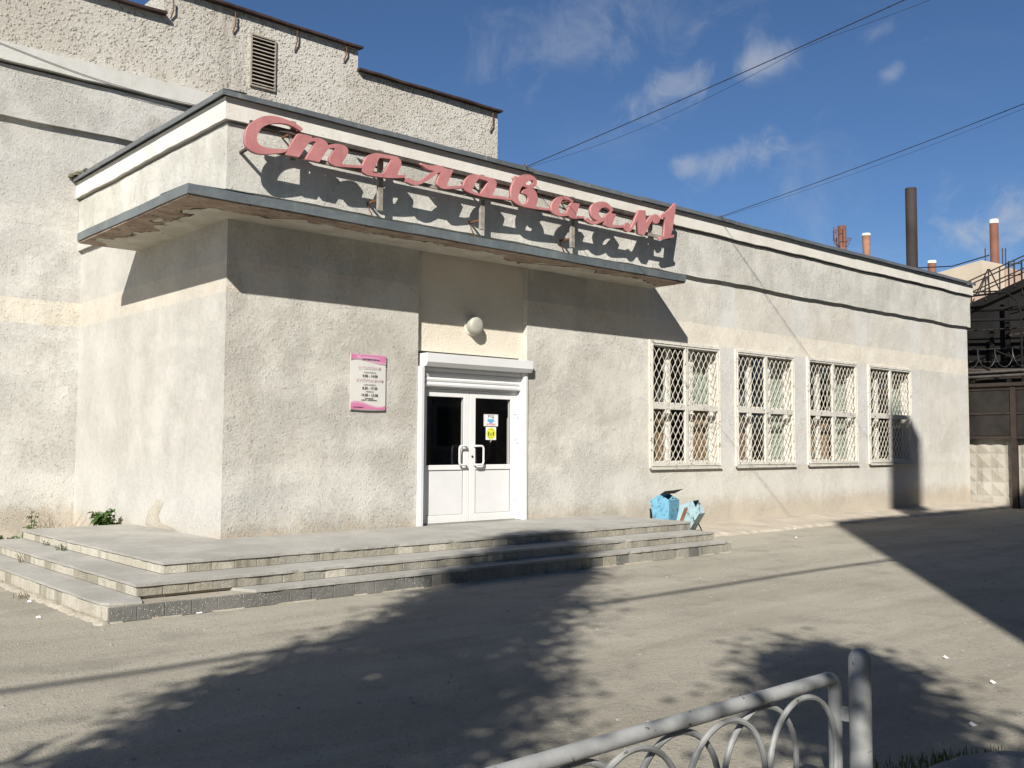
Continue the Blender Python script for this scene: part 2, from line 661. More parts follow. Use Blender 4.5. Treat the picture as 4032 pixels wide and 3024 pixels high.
M_tread = m_concrete('tread_screed', (0.29, 0.28, 0.255), (0.37, 0.36, 0.33))
M_core = m_concrete('step_core', (0.28, 0.25, 0.20), (0.38, 0.345, 0.285))
M_tile = [m_concrete('terrazzo_tan', (0.25, 0.23, 0.18), (0.34, 0.315, 0.26), True, 0.008, True),
          m_concrete('terrazzo_grey', (0.22, 0.21, 0.18), (0.31, 0.295, 0.255), True, 0.008, True),
          m_concrete('terrazzo_dark', (0.12, 0.12, 0.112), (0.19, 0.185, 0.17), True, 0.008),
          m_concrete('terrazzo_pale', (0.38, 0.35, 0.285), (0.47, 0.44, 0.375), True, 0.008, True)]
M_apron = m_concrete('apron_concrete', (0.37, 0.325, 0.265), (0.46, 0.415, 0.345), False, 0.02)
M_fencecon = m_concrete('fence_concrete', (0.33, 0.305, 0.255), (0.41, 0.385, 0.335), False, 0.008, True)
M_polecon = m_concrete('pole_concrete', (0.30, 0.29, 0.27), (0.4, 0.39, 0.36))


def m_ground():
    t = NT('dusty_asphalt', 0.93, 0, 0.2)
    p = t.pos()
    big = t.noise(0.16, 5, 0.6)
    drag = t.noise(1.0, 6, 0.62, vec=t.scale(p, (0.3, 1.9, 1)), dist=0.6)
    med = t.noise(1.6, 6, 0.62)
    fine = t.noise(24, 6, 0.7)
    c = t.mix(t.rng(t.math('ADD', t.math('MULTIPLY', big, 0.5), t.math('MULTIPLY', drag, 0.5)), 0.36, 0.64), (0.285, 0.262, 0.212), (0.395, 0.366, 0.302))
    c = t.mix(t.rng(med, 0.50, 0.72, 0, 0.55), c, (0.215, 0.205, 0.178))
    c = t.mix(t.rng(fine, 0.52, 0.68, 0, 0.5), c, (0.175, 0.165, 0.145))
    c = t.mix(t.rng(t.noise(70, 4, 0.7), 0.56, 0.66, 0, 0.45), c, (0.15, 0.14, 0.122))
    # worn, darker aggregate showing, and bright grit
    v = t.n('ShaderNodeTexVoronoi', feature='F1')
    t.set(v.inputs['Vector'], p)
    v.inputs['Scale'].default_value = 38
    q = t.xyz(v.outputs['Color'])
    spot = t.rng(v.outputs['Distance'], 0.12, 0.34, 1, 0)
    c = t.mix(t.math('MULTIPLY', t.math('MULTIPLY', spot, t.rng(q[0], 0.80, 0.86)), t.rng(med, 0.4, 0.6, 0.35, 0.9)), c, (0.085, 0.08, 0.07))
    c = t.mix(t.math('MULTIPLY', spot, t.rng(q[1], 0.955, 0.965, 0, 0.8)), c, (0.55, 0.52, 0.46))
    # hairline cracks
    wv = t.n('ShaderNodeVectorMath', operation='ADD')
    t.set(wv.inputs[0], p)
    t.set(wv.inputs[1], t.noise(2.0, 4, color=True))
    cr = t.voro(0.42, 'DISTANCE_TO_EDGE', vec=wv.outputs[0])
    c = t.mix(t.math('MULTIPLY', t.rng(cr, 0.0, 0.006, 1, 0), t.rng(big, 0.5, 0.62, 0, 0.5)), c, (0.10, 0.095, 0.085))
    h = t.math('ADD', t.math('MULTIPLY', fine, 0.6), t.math('MULTIPLY', med, 1.4))
    h = t.math('ADD', h, t.math('MULTIPLY', spot, 0.2))
    return t.out(c, t.bump(t.math('ADD', h, t.math('MULTIPLY', t.noise(90, 4, 0.7), 0.35)), 0.022))


M_ground = m_ground()
M_soil = m_concrete('bare_soil', (0.17, 0.14, 0.10), (0.27, 0.23, 0.165), False, 0.03)


def m_letter():
    t = NT('pink_letter_paint', 0.6, 0, 0.35)
    n = t.noise(2.2, 5, 0.6)
    f = t.noise(14, 5, 0.65)
    c = t.mix(t.rng(n, 0.3, 0.7), (0.40, 0.155, 0.155), (0.47, 0.205, 0.20))
    c = t.mix(t.rng(f, 0.55, 0.75, 0, 0.3), c, (0.50, 0.27, 0.25))
    st = t.noise(1.0, 5, 0.65, vec=t.scale(t.pos(), (7, 7, 1.2)))
    c = t.mix(t.rng(st, 0.5, 0.72, 0, 0.55), c, (0.30, 0.13, 0.125))
    c = t.mix(t.rng(t.noise(6, 6, 0.7), 0.66, 0.69, 0, 0.8), c, (0.20, 0.10, 0.08))
    return t.out(c, t.bump(f, 0.004))


M_letter = m_letter()
M_timber = plain('weathered_timber', (0.26, 0.235, 0.20), 0.85, var=0.3, scale=9, bumpd=0.006, bscale=40)
M_timber_dark = plain('dark_timber', (0.07, 0.058, 0.05), 0.85, var=0.3, scale=9, bumpd=0.005)
M_rust = plain('rusty_steel', (0.16, 0.075, 0.042), 0.8, 0.2, var=0.35, scale=8, bumpd=0.004)
M_pvc = plain('white_pvc', (0.70, 0.70, 0.69), 0.32, 0, 0.5, var=0.02, scale=3)
M_pvc2 = plain('white_aluminium', (0.66, 0.66, 0.66), 0.36, 0, 0.5, var=0.03, scale=3)
M_gasket = plain('black_gasket', (0.02, 0.02, 0.02), 0.6)


def m_chippedwhite():
    t = NT('chipped_white_paint', 0.6, 0, 0.3)
    n = t.noise(3, 5)
    c = t.mix(t.rng(n, 0.3, 0.7), (0.55, 0.525, 0.465), (0.61, 0.59, 0.54))
    chip = t.rng(t.noise(16, 6, 0.75), 0.605, 0.625)
    c = t.mix(chip, c, t.mix(t.rng(t.noise(9, 3), 0.45, 0.55), (0.16, 0.10, 0.065), (0.10, 0.095, 0.085)))
    return t.out(c, t.bump(t.math('MULTIPLY', chip, -1.0), 0.003))


M_steelwhite = m_chippedwhite()
M_grille = plain('cream_wire', (0.62, 0.575, 0.485), 0.6, 0, 0.3, var=0.1, scale=20)
M_wood = plain('white_window_wood', (0.64, 0.62, 0.57), 0.55, 0, 0.3, var=0.06, scale=5)


def m_glass(name, tint=(0.55, 0.58, 0.58), r=0.03):
    t = NT(name)
    t.t.nodes.remove(t.b)
    o = t.t.nodes['Material Output']
    tr = t.n('ShaderNodeBsdfTransparent')
    tr.inputs[0].default_value = (*tint, 1)
    gl = t.n('ShaderNodeBsdfGlossy')
    gl.inputs['Roughness'].default_value = r
    gl.inputs['Color'].default_value = (0.9, 0.92, 0.95, 1)
    # mirror share by the angle to the pane, alike from both sides
    ge = t.n('ShaderNodeNewGeometry')
    dp = t.n('ShaderNodeVectorMath', operation='DOT_PRODUCT')
    t.set(dp.inputs[0], ge.outputs['Incoming'])
    t.set(dp.inputs[1], ge.outputs['Normal'])
    k = t.math('POWER', t.math('SUBTRACT', 1.0, t.math('ABSOLUTE', dp.outputs['Value']), clamp=True), 5.0)
    k = t.math('ADD', t.math('MULTIPLY', k, 0.92), 0.06)
    mx = t.n('ShaderNodeMixShader')
    t.set(mx.inputs[0], k)
    t.set(mx.inputs[1], tr.outputs[0])
    t.set(mx.inputs[2], gl.outputs[0])
    t.set(o.inputs['Surface'], mx.outputs[0])
    return t.m


M_glass = m_glass('window_glass', (0.80, 0.83, 0.82))
M_doorglass = m_glass('door_glass', (0.78, 0.79, 0.78))
M_inner = plain('interior_wall', (0.40, 0.33, 0.27), 0.9)
M_innerfloor = plain('interior_floor', (0.10, 0.09, 0.08), 0.8)
M_board = plain('brown_board', (0.42, 0.32, 0.21), 0.8, var=0.1)


def m_cloth(name, col, trans=0.25):
    t = NT(name, 0.95, 0, 0.1)
    c = t.mix(t.rng(t.noise(5, 4), 0.3, 0.7), tuple(v * 0.85 for v in col), col)
    t.out(c)
    try:
        t.b.inputs['Subsurface Weight'].default_value = 0.0
    except Exception:
        pass
    return t.m


M_cream = m_cloth('cream_curtain', (0.6, 0.57, 0.48))
M_sheer = m_cloth('pale_green_curtain', (0.46, 0.50, 0.44))
M_browncloth = m_cloth('brown_curtain', (0.34, 0.22, 0.145))
M_greycloth = m_cloth('grey_net_curtain', (0.20, 0.20, 0.21))


def m_binpaint(name, a, b, chip=0.66):
    t = NT(name, 0.5, 0, 0.4)
    n = t.noise(6, 5, 0.6)
    c = t.mix(t.rng(n, 0.3, 0.7), a, b)
    k = t.rng(t.noise(17, 6, 0.72), chip, chip + 0.02)
    c = t.mix(k, c, (0.10, 0.055, 0.035))
    return t.out(c, t.bump(t.math('ADD', t.math('MULTIPLY', k, -1), n), 0.006))


M_blue = m_binpaint('blue_bin_paint', (0.12, 0.31, 0.44), (0.16, 0.37, 0.50), 0.585)
M_paleblue = m_binpaint('pale_blue_bin_paint', (0.25, 0.37, 0.41), (0.31, 0.43, 0.46), 0.59)
M_rail = m_binpaint('grey_rail_paint', (0.25, 0.255, 0.255), (0.31, 0.315, 0.31), 0.64)
M_lampglass = plain('opal_lamp_glass', (0.38, 0.365, 0.32), 0.35, 0, 0.5, var=0.08)
M_lampbase = plain('lamp_base', (0.70, 0.66, 0.56), 0.5)
M_plate = plain('sign_white', (0.60, 0.585, 0.545), 0.35, 0, 0.5, var=0.02)
M_pink1 = plain('sign_pink', (0.56, 0.19, 0.34), 0.35, 0, 0.5, var=0.03)
M_pink2 = plain('sign_light_pink', (0.57, 0.32, 0.43), 0.35, 0, 0.5, var=0.03)
M_pink3 = plain('sign_faded_pink', (0.56, 0.44, 0.475), 0.4, var=0.03)
M_ink = plain('sign_ink', (0.045, 0.045, 0.05), 0.5)
M_ink2 = plain('sign_ink_grey', (0.16, 0.155, 0.155), 0.5)
M_red = plain('notice_red', (0.55, 0.06, 0.05), 0.5)
M_maskblue = plain('notice_blue', (0.12, 0.42, 0.70), 0.5)
M_yellow = plain('notice_yellow', (0.66, 0.66, 0.06), 0.5)
M_olive = plain('notice_olive', (0.16, 0.19, 0.02), 0.5)
M_paper = plain('notice_paper', (0.80, 0.79, 0.77), 0.5, var=0.02)
M_cable = plain('black_cable', (0.02, 0.02, 0.022), 0.7)
M_steeldark = plain('dark_steel', (0.018, 0.0155, 0.0135), 0.8, 0.1, var=0.4, scale=2)
M_nearblack = plain('near_black_steel', (0.012, 0.0115, 0.011), 0.95, 0, 0.1, var=0.4, scale=0.4)  # near-black steel; the plant structure's shade is put into this base colour
M_gatebrown = plain('gate_brown', (0.034, 0.024, 0.019), 0.7, 0.1, var=0.3, scale=3)
M_pipe = plain('grey_pipe', (0.07, 0.065, 0.058), 0.7, 0.2, var=0.3)
M_wire = plain('razor_wire', (0.09, 0.088, 0.085), 0.5, 0.5, var=0.2)
M_beige = plain('beige_plant_wall', (0.40, 0.34, 0.265), 0.9, var=0.1, scale=0.3)
M_pinkwall = plain('pinkish_plant_wall', (0.33, 0.235, 0.19), 0.9, var=0.12, scale=0.5)
M_stackblack = plain('black_stack_steel', (0.040, 0.030, 0.027), 0.8, 0.1, var=0.25, scale=0.4)


def m_stack():
    t = NT('brick_stack', 0.9)
    n = t.noise(0.5, 5)
    st = t.noise(1.0, 4, 0.6, vec=t.scale(t.pos(), (1.5, 1.5, 0.15)))
    c = t.mix(t.rng(n, 0.3, 0.7), (0.15, 0.068, 0.050), (0.21, 0.095, 0.066))
    c = t.mix(t.rng(st, 0.52, 0.66, 0, 0.7), c, (0.29, 0.145, 0.085))
    return t.out(c)


M_stack = m_stack()
M_stackorange = plain('orange_brick_stack', (0.30, 0.155, 0.095), 0.9, var=0.2, scale=0.6)
M_limewhite = plain('lime_white', (0.78, 0.77, 0.74), 0.8)
M_roofdark = plain('rusty_roof_sheet', (0.055, 0.035, 0.03), 0.7, 0.2, var=0.3)
M_roofing = plain('bitumen_roof', (0.05, 0.05, 0.05), 0.9)


def m_leaf(name, a, b, trans=0.3):
    t = NT(name, 0.6, 0, 0.3)
    oi = t.n('ShaderNodeObjectInfo')
    n = t.noise(3.0, 3)
    c = t.mix(t.rng(n, 0.3, 0.7), a, b)
    t.out(c)
    tr = t.n('ShaderNodeBsdfTranslucent')
    t.set(tr.inputs[0], t.mix(0.5, c, (0.16, 0.22, 0.02)))
    mx = t.n('ShaderNodeMixShader')
    mx.inputs[0].default_value = trans
    t.set(mx.inputs[1], t.b.outputs[0])
    t.set(mx.inputs[2], tr.outputs[0])
    t.set(t.t.nodes['Material Output'].inputs['Surface'], mx.outputs[0])
    return t.m


M_leaf = m_leaf('broad_leaf', (0.035, 0.075, 0.018), (0.075, 0.135, 0.035))
M_grass = m_leaf('grass_blade', (0.04, 0.075, 0.018), (0.09, 0.11, 0.035))
M_drygrass = m_leaf('dry_stalk', (0.17, 0.14, 0.07), (0.26, 0.22, 0.12))
M_bark = plain('bark', (0.10, 0.08, 0.06), 0.95, var=0.3, scale=4, bumpd=0.03, bscale=12)
M_moss = plain('roof_moss', (0.10, 0.09, 0.055), 0.95, var=0.4, scale=12)
M_oppwall = plain('opposite_brick', (0.40, 0.36, 0.31), 0.9, var=0.08, scale=1)
M_stone = m_concrete('kerb_stone', (0.22, 0.215, 0.20), (0.32, 0.31, 0.29), False, 0.02)
M_white_litter = plain('white_litter', (0.75, 0.74, 0.70), 0.7)

# ------------------------------------------------------------------ ground
g = MB()
g.quad((-600, -600, 0), (600, -600, 0), (600, 600, 0), (-600, 600, 0))
tag(g.build('ground', M_ground), 'dusty grey asphalt yard in front of the canteen', kind='structure')

ZP = 0.408          # top of the entrance platform
XE = 21.1           # far end of the canteen
YW = 5.45           # front of the taller wing
WIN_X = [8.085 + 2.573 * i for i in range(4)]
WIN_W, WIN_Z0, WIN_Z1 = 2.06, 1.178, 3.462
REC = (2.965, 5.10, 4.44)     # entrance recess x0, x1, top


def grid_faces(mb, xs, zs, y, holes, flip=False):
    for i in range(len(xs) - 1):
        for k in range(len(zs) - 1):
            cx, cz = (xs[i] + xs[i + 1]) / 2, (zs[k] + zs[k + 1]) / 2
            if any(h[0] < cx < h[1] and h[2] < cz < h[3] for h in holes):
                continue
            mb.quad((xs[i], y, zs[k]), (xs[i + 1], y, zs[k]), (xs[i + 1], y, zs[k + 1]), (xs[i], y, zs[k + 1]))


def reveal(mb, h, y0, y1):
    x0, x1, z0, z1 = h
    mb.quad((x0, y0, z0), (x0, y1, z0), (x0, y1, z1), (x0, y0, z1))
    mb.quad((x1, y0, z0), (x1, y1, z0), (x1, y1, z1), (x1, y0, z1))
    mb.quad((x0, y0, z1), (x1, y0, z1), (x1, y1, z1), (x0, y1, z1))
    mb.quad((x0, y0, z0), (x1, y0, z0), (x1, y1, z0), (x0, y1, z0))


def raw(mb, name, mat, parent):
    """mesh without recalculated normals (open sheets)"""
    me = bpy.data.meshes.new(name)
    me.from_pydata(mb.v, [], mb.f)
    me.update()
    return obj(name, me, mat, parent)


# ------------------------------------------------------------------ canteen
canteen = thing('canteen_building', (0, 0, 0), 'low rendered canteen block with grey sheet cornice, entrance canopy and barred windows', 'building')
TW = 0.38
DOOR = (3.05, 5.02, ZP - 0.1, 2.95)
fw = MB()
holes = [(x, x + WIN_W, WIN_Z0, WIN_Z1) for x in WIN_X] + [(REC[0], REC[1], -0.2, REC[2])]
xs = sorted({0.0, XE} | {h[0] for h in holes} | {h[1] for h in holes})
zs = sorted({-0.3, WIN_Z0, WIN_Z1, REC[2], 5.88})
grid_faces(fw, xs, zs, 0.0, holes)
for h in holes[:4]:
    reveal(fw, h, 0.0, TW)
# the side faces of the recess
x0, x1, zt = REC
fw.quad((x0, 0, -0.3), (x0, 0.1, -0.3), (x0, 0.1, zt), (x0, 0, zt))
fw.quad((x1, 0, -0.3), (x1, 0.1, -0.3), (x1, 0.1, zt), (x1, 0, zt))
fw.quad((x0, 0, zt), (x1, 0, zt), (x1, 0.1, zt), (x0, 0.1, zt))
# back skin
bx = sorted({0.0, XE, DOOR[0], DOOR[1]} | {h[0] for h in holes[:4]} | {h[1] for h in holes[:4]})
grid_faces(fw, bx, sorted({-0.3, WIN_Z0, WIN_Z1, DOOR[3], 5.6}), TW, holes[:4] + [(DOOR[0], DOOR[1], -0.3, DOOR[3])])
front = raw(fw, 'front_wall', M_front, canteen)


def m_recess():
    t = NT('recess_limewash', 0.9, 0, 0.15)
    n = t.noise(1.8, 6, 0.62)
    c = t.mix(t.rng(n, 0.35, 0.65), (0.68, 0.615, 0.50), (0.71, 0.655, 0.55))
    return t.out(c, t.bump(t.noise(38, 5, 0.6, dist=0.8), 0.016))


rw = MB()
grid_faces(rw, [x0, DOOR[0], DOOR[1], x1], [-0.3, DOOR[3], zt], 0.1, [DOOR])
reveal(rw, DOOR, 0.1, TW)
raw(rw, 'recess_wall', m_recess(), canteen)
sw = MB()
sw.quad((0, 0, -0.3), (0, YW + 0.3, -0.3), (0, YW + 0.3, 5.88), (0, 0, 5.88))
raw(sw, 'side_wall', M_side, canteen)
ew = MB()
ew.quad((XE, 0, -0.3), (XE, 13, -0.3), (XE, 13, 5.9), (XE, 0, 5.9))
ew.quad((0.0, 13, -0.3), (XE, 13, -0.3), (XE, 13, 5.9), (0.0, 13, 5.9))
raw(ew, 'end_wall', M_front, canteen)


def strip(name, mat, z0, z1, o, parent, jit=0.006, seg=0.14, back=0.0, ends=(YW, 13.0)):
    """projecting string course round the three free sides, slightly uneven by hand"""
    path = [(-o, ends[0]), (-o, -o), (XE + o, -o), (XE + o, ends[1])]
    pts = []
    for (ax, ay), (bx_, by) in zip(path, path[1:]):
        n = max(1, int(math.hypot(bx_ - ax, by - ay) / seg))
        for i in range(n):
            pts.append((ax + (bx_ - ax) * i / n, ay + (by - ay) * i / n))
    pts.append(path[-1])
    mb = MB()
    low, high, ib, it = [], [], [], []
    j1 = 0.0
    for (px, py) in pts:
        j1 = 0.75 * j1 + rnd.uniform(-jit, jit)
        low.append((px, py, z0 + j1))
        high.append((px, py, z1))
        qx, qy = min(max(px, 0.0 + back), XE - back), max(py, back)
        ib.append((qx, qy, z0 + j1 + 0.012))
        it.append((qx, qy, z1))
    n = len(pts)
    mb.add(low + high + ib + it,
           [(i, i + 1, n + i + 1, n + i) for i in range(n - 1)]
           + [(i, 2 * n + i, 2 * n + i + 1, i + 1) for i in range(n - 1)]
           + [(n + i, n + i + 1, 3 * n + i + 1, 3 * n + i) for i in range(n - 1)])
    return raw(mb, name, mat, parent)


strip('upper_wall', M_mid, 4.765, 5.595, 0.065, canteen, 0.008)
strip('cornice_band', M_band, 5.632, 5.905, 0.125, canteen, 0.007)
rf = MB()
rf.box(-0.12, XE + 0.12, -0.12, 13.12, 5.80, 5.902)
rf.build('roof', M_roofing, canteen)

# cornice flashing, sheet by sheet
def flash_sheet(a, b, out, z0, z1, depth, name, mat, parent):
    """folded sheet from a to b (2-D), out = outward unit vector"""
    mb = MB()
    ox, oy = out
    dz = rnd.uniform(-0.006, 0.006)
    n = 5
    prev = None
    for i in range(n + 1):
        t_ = i / n
        px, py = a[0] + (b[0] - a[0]) * t_, a[1] + (b[1] - a[1]) * t_
        w = rnd.uniform(-0.004, 0.004)
        row = [(px - ox * depth, py - oy * depth, z1 + 0.02 + dz), (px + ox * w, py + oy * w, z1 + dz + w),
               (px + ox * (w + 0.003), py + oy * (w + 0.003), z0 + dz + w), (px - ox * 0.02, py - oy * 0.02, z0 + dz + 0.006)]
        if prev is not None:
            for k in range(3):
                mb.quad(prev[k], row[k], row[k + 1], prev[k + 1])
        prev = row
    o = raw(mb, name, mat, parent)
    s = o.modifiers.new('thick', 'SOLIDIFY')
    s.thickness = 0.004
    s.offset = 0
    return o


FO = 0.185
x = -FO
i = 0
while x < XE + FO - 0.01:
    x2 = min(x + rnd.uniform(2.2, 2.9), XE + FO)
    off = 0.006 * (i % 2)
    flash_sheet((x - 0.03 if i else x, -FO - off), (x2, -FO - off), (0, -1), 5.900, 5.966, 0.32, 'flashing_sheet', M_flash, canteen)
    x = x2
    i += 1
y = -FO
i = 0
while y < YW - 0.01:
    y2 = min(y + 2.2, YW)
    off = 0.006 * (i % 2)
    flash_sheet((-FO - off, y - 0.03 if i else y), (-FO - off, y2), (-1, 0), 5.900, 5.966, 0.32, 'flashing_sheet', M_flash, canteen)
    y = y2
    i += 1

# canopy
CX0, CX1, CY0, CY1, CZ0, CZ1 = -0.865, 8.09, -0.80, 2.92, 4.40, 4.535
cn = MB()
ring = [(CX0, CY0), (CX1, CY0), (CX1, 0.0), (0.0, 0.0), (0.0, CY1), (CX0, CY1)]
n6 = len(ring)
cn.add([(p[0], p[1], CZ0) for p in ring] + [(p[0], p[1], CZ1 - 0.012) for p in ring],
       [(0, 1, 2, 3), (0, 3, 4, 5), (n6, n6 + 3, n6 + 2, n6 + 1), (n6, n6 + 5, n6 + 4, n6 + 3)]
       + [(i, (i + 1) % n6, n6 + (i + 1) % n6, n6 + i) for i in range(n6)])
canopy = cn.build('canopy', M_soffit, canteen)
tag(canopy, 'peeling concrete canopy with grey sheet edge over the entrance')
for a, b in ((CX0 - 0.012, 2.3), (2.27, 4.6), (4.57, 6.9), (6.87, CX1 + 0.004)):
    flash_sheet((a, CY0 - 0.014), (b, CY0 - 0.014), (0, -1), CZ0 + 0.022, CZ1, 0.80, 'canopy_flashing', M_flash2, canopy)
for a, b in ((CY0 - 0.012, 1.1), (1.07, CY1)):
    flash_sheet((CX0 - 0.014, a), (CX0 - 0.014, b), (-1, 0), CZ0 + 0.022, CZ1, 0.84, 'canopy_flashing', M_flash2, canopy)

# interior: floor, ceiling, partition
inn = MB()
inn.quad((0.02, TW, 0.2), (XE, TW, 0.2), (XE, 12.9, 0.2), (0.02, 12.9, 0.2))
raw(inn, 'interior_floor', M_innerfloor, canteen)
inn = MB()
inn.quad((0.02, TW, 4.4), (XE, TW, 4.4), (XE, 12.9, 4.4), (0.02, 12.9, 4.4))
inn.quad((7.2, TW, 0.2), (7.2, 7, 0.2), (7.2, 7, 4.4), (7.2, TW, 4.4))
inn.quad((7.2, 6.5, 0.2), (XE, 6.5, 0.2), (XE, 6.5, 4.4), (7.2, 6.5, 4.4))
raw(inn, 'interior_wall', M_inner, canteen)
inn = MB()
inn.quad((2.2, 2.4, 0.2), (7.1, 2.4, 0.2), (7.1, 2.4, 4.4), (2.2, 2.4, 4.4))
inn.quad((2.2, TW, 0.2), (2.2, 2.4, 0.2), (2.2, 2.4, 4.4), (2.2, TW, 4.4))
raw(inn, 'vestibule_wall', M_inner, canteen)
ip = MB().box(5.0, 5.35, 2.2, 2.36, 0.25, 2.4)
ip.build('inner_door_post', M_gasket, canteen)
bd = MB()
bd.add([(5.05, 0.9, 0.25), (5.75, 1.5, 0.25), (5.75, 1.5, 2.05), (5.05, 0.9, 1.25), (5.05, 0.94, 0.25), (5.75, 1.54, 0.25), (5.75, 1.54, 2.05), (5.05, 0.94, 1.25)],
       [(0, 1, 2, 3), (7, 6, 5, 4), (0, 4, 5, 1), (1, 5, 6, 2), (2, 6, 7, 3), (3, 7, 4, 0)])
bd.build('brown_board', M_board, canteen)

# ---- entrance: frame, two leaves, roller shutter
FY = 0.12
df = MB()
df.box(3.055, 3.105, FY - 0.01, FY + 0.08, ZP, 2.46)
df.box(4.985, 5.03, FY - 0.01, FY + 0.08, ZP, 2.46)
df.box(3.105, 4.985, FY - 0.01, FY + 0.08, 2.405, 2.46)
dframe = df.build('door_frame', M_pvc, canteen, bevel=0.004)
DZ0, DZ1 = ZP + 0.012, 2.40


def leaf(xa, xb, hinge_left, hx):
    l = MB()
    st = 0.115
    l.box(xa, xa + st, FY, FY + 0.065, DZ0, DZ1)
    l.box(xb - st, xb, FY, FY + 0.065, DZ0, DZ1)
    l.box(xa + st, xb - st, FY, FY + 0.065, DZ1 - 0.11, DZ1)
    l.box(xa + st, xb - st, FY, FY + 0.065, 1.20, 1.275)
    l.box(xa + st, xb - st, FY, FY + 0.065, DZ0, 0.535)
    o = l.build('door_leaf', M_pvc, canteen, bevel=0.006)
    pn = MB().box(xa + st, xb - st, FY + 0.016, FY + 0.045, 0.535, 1.20)
    pn.build('lower_panel', M_pvc2, o)
    gk = MB()
    for a, b, c, d in ((xa + st, xb - st, 1.275, 1.279), (xa + st, xb - st, DZ1 - 0.114, DZ1 - 0.11), (xa + st, xa + st + 0.004, 1.279, DZ1 - 0.114), (xb - st - 0.004, xb - st, 1.279, DZ1 - 0.114),
                       (xa + st, xb - st, 1.196, 1.20), (xa + st, xb - st, 0.535, 0.539), (xa + st, xa + st + 0.004, 0.539, 1.196), (xb - st - 0.004, xb - st, 0.539, 1.196)):
        gk.box(a, b, FY + 0.008, FY + 0.02, c, d)
    gk.build('gasket', M_gasket, o)
    gl = MB().quad((xa + st + 0.002, FY + 0.03, 1.277), (xb - st - 0.002, FY + 0.03, 1.277), (xb - st - 0.002, FY + 0.03, DZ1 - 0.112), (xa + st + 0.002, FY + 0.03, DZ1 - 0.112))
    raw(gl, 'glass_pane', M_doorglass, o)
    # D-shaped pull handle standing off the stile
    za, zb = 1.275, 1.56
    s = hx[1]
    pts = []
    r_ = 0.045
    bx_, fx = hx[0], hx[0] + s * 0.15
    yh = FY - 0.055
    pts += [(bx_, FY + 0.0, za), (bx_, FY - 0.03, za)]
    pts += [(bx_ + s * 0.012, yh, za), (fx - s * r_, yh, za)]
    for k in range(1, 5):
        a = k / 4 * math.pi / 2
        pts.append((fx - s * r_ + s * r_ * math.sin(a), yh, za + r_ - r_ * math.cos(a)))
    for k in range(0, 5):
        a = k / 4 * math.pi / 2
        pts.append((fx - s * r_ + s * r_ * math.cos(a), yh, zb - r_ + r_ * math.sin(a)))
    pts += [(bx_ + s * 0.012, yh, zb), (bx_, FY - 0.03, zb), (bx_, FY + 0.0, zb)]
    MB().tube(pts, 0.0155, 10).build('handle', M_pvc, o, smooth=True)
    return o


XM = 4.035
leaf_l = leaf(3.11, XM - 0.004, True, (XM - 0.085, -1))
leaf_r = leaf(XM + 0.004, 4.98, False, (XM + 0.085, 1))
tag(leaf_r, 'white door leaf with two notices stuck inside its glass')
MB().lathe([(0.016, 0), (0.016, 0.012), (0.011, 0.014)], (XM + 0.055, FY, 1.40), 'Y', 12).build('lock', M_gasket, leaf_r)
for zc in (0.72, 1.66, 2.06):
    hg = MB()
    hg.tube([(4.984, FY - 0.016, zc - 0.05), (4.984, FY - 0.016, zc + 0.05)], 0.014, 10)
    hg.box(4.93, 4.984, FY - 0.012, FY - 0.001, zc + 0.005, zc + 0.045)
    hg.build('hinge', M_pvc, leaf_r, smooth=True)
ths = MB().box(3.05, 5.03, FY - 0.02, TW, ZP - 0.05, ZP + 0.008)
ths.build('threshold', M_tread, canteen)
shutter = MB()
bxp = [(-0.125, 2.905), (-0.125, 2.775), (-0.085, 2.715), (0.095, 2.715), (0.095, 2.905)]
SX0, SX1 = 3.045, 5.125
nv = len(bxp)
shutter.add([(SX0, a, b) for a, b in bxp] + [(SX1, a, b) for a, b in bxp],
            [tuple(range(nv)), tuple(range(2 * nv - 1, nv - 1, -1))] + [(k, (k + 1) % nv, nv + (k + 1) % nv, nv + k) for k in range(nv)])
sh = shutter.build('shutter_box', M_pvc2, canteen, bevel=0.003)
gd = MB()
for a, b in ((2.972, 3.062), (5.012, 5.092)):
    gd2 = MB()
    gd2.box(a, b, -0.035, 0.099, ZP, 2.713)
    gd2.box(a + 0.028, b - 0.028, -0.041, -0.035, ZP, 2.713)
    gd2.build('guide_rail', M_pvc2, sh, bevel=0.003)
for k in range(4):
    z0_ = 2.43 + k * 0.072
    sl = MB()
    prof = [(0.055, z0_), (0.040, z0_ + 0.012), (0.034, z0_ + 0.036), (0.040, z0_ + 0.060), (0.055, z0_ + 0.071)]
    m_ = len(prof)
    sl.add([(3.062, a, b) for a, b in prof] + [(5.012, a, b) for a, b in prof] + [(3.062, 0.066, z0_), (3.062, 0.066, z0_ + 0.071), (5.012, 0.066, z0_), (5.012, 0.066, z0_ + 0.071)],
           [(i, i + 1, m_ + i + 1, m_ + i) for i in range(m_ - 1)] + [(2 * m_, 2 * m_ + 1, 2 * m_ + 3, 2 * m_ + 2), (0, m_, 2 * m_ + 2, 2 * m_), (m_ - 1, 2 * m_ + 1, 2 * m_ + 3, 2 * m_ - 1)])
    sl.build('shutter_slat', M_pvc2, sh)


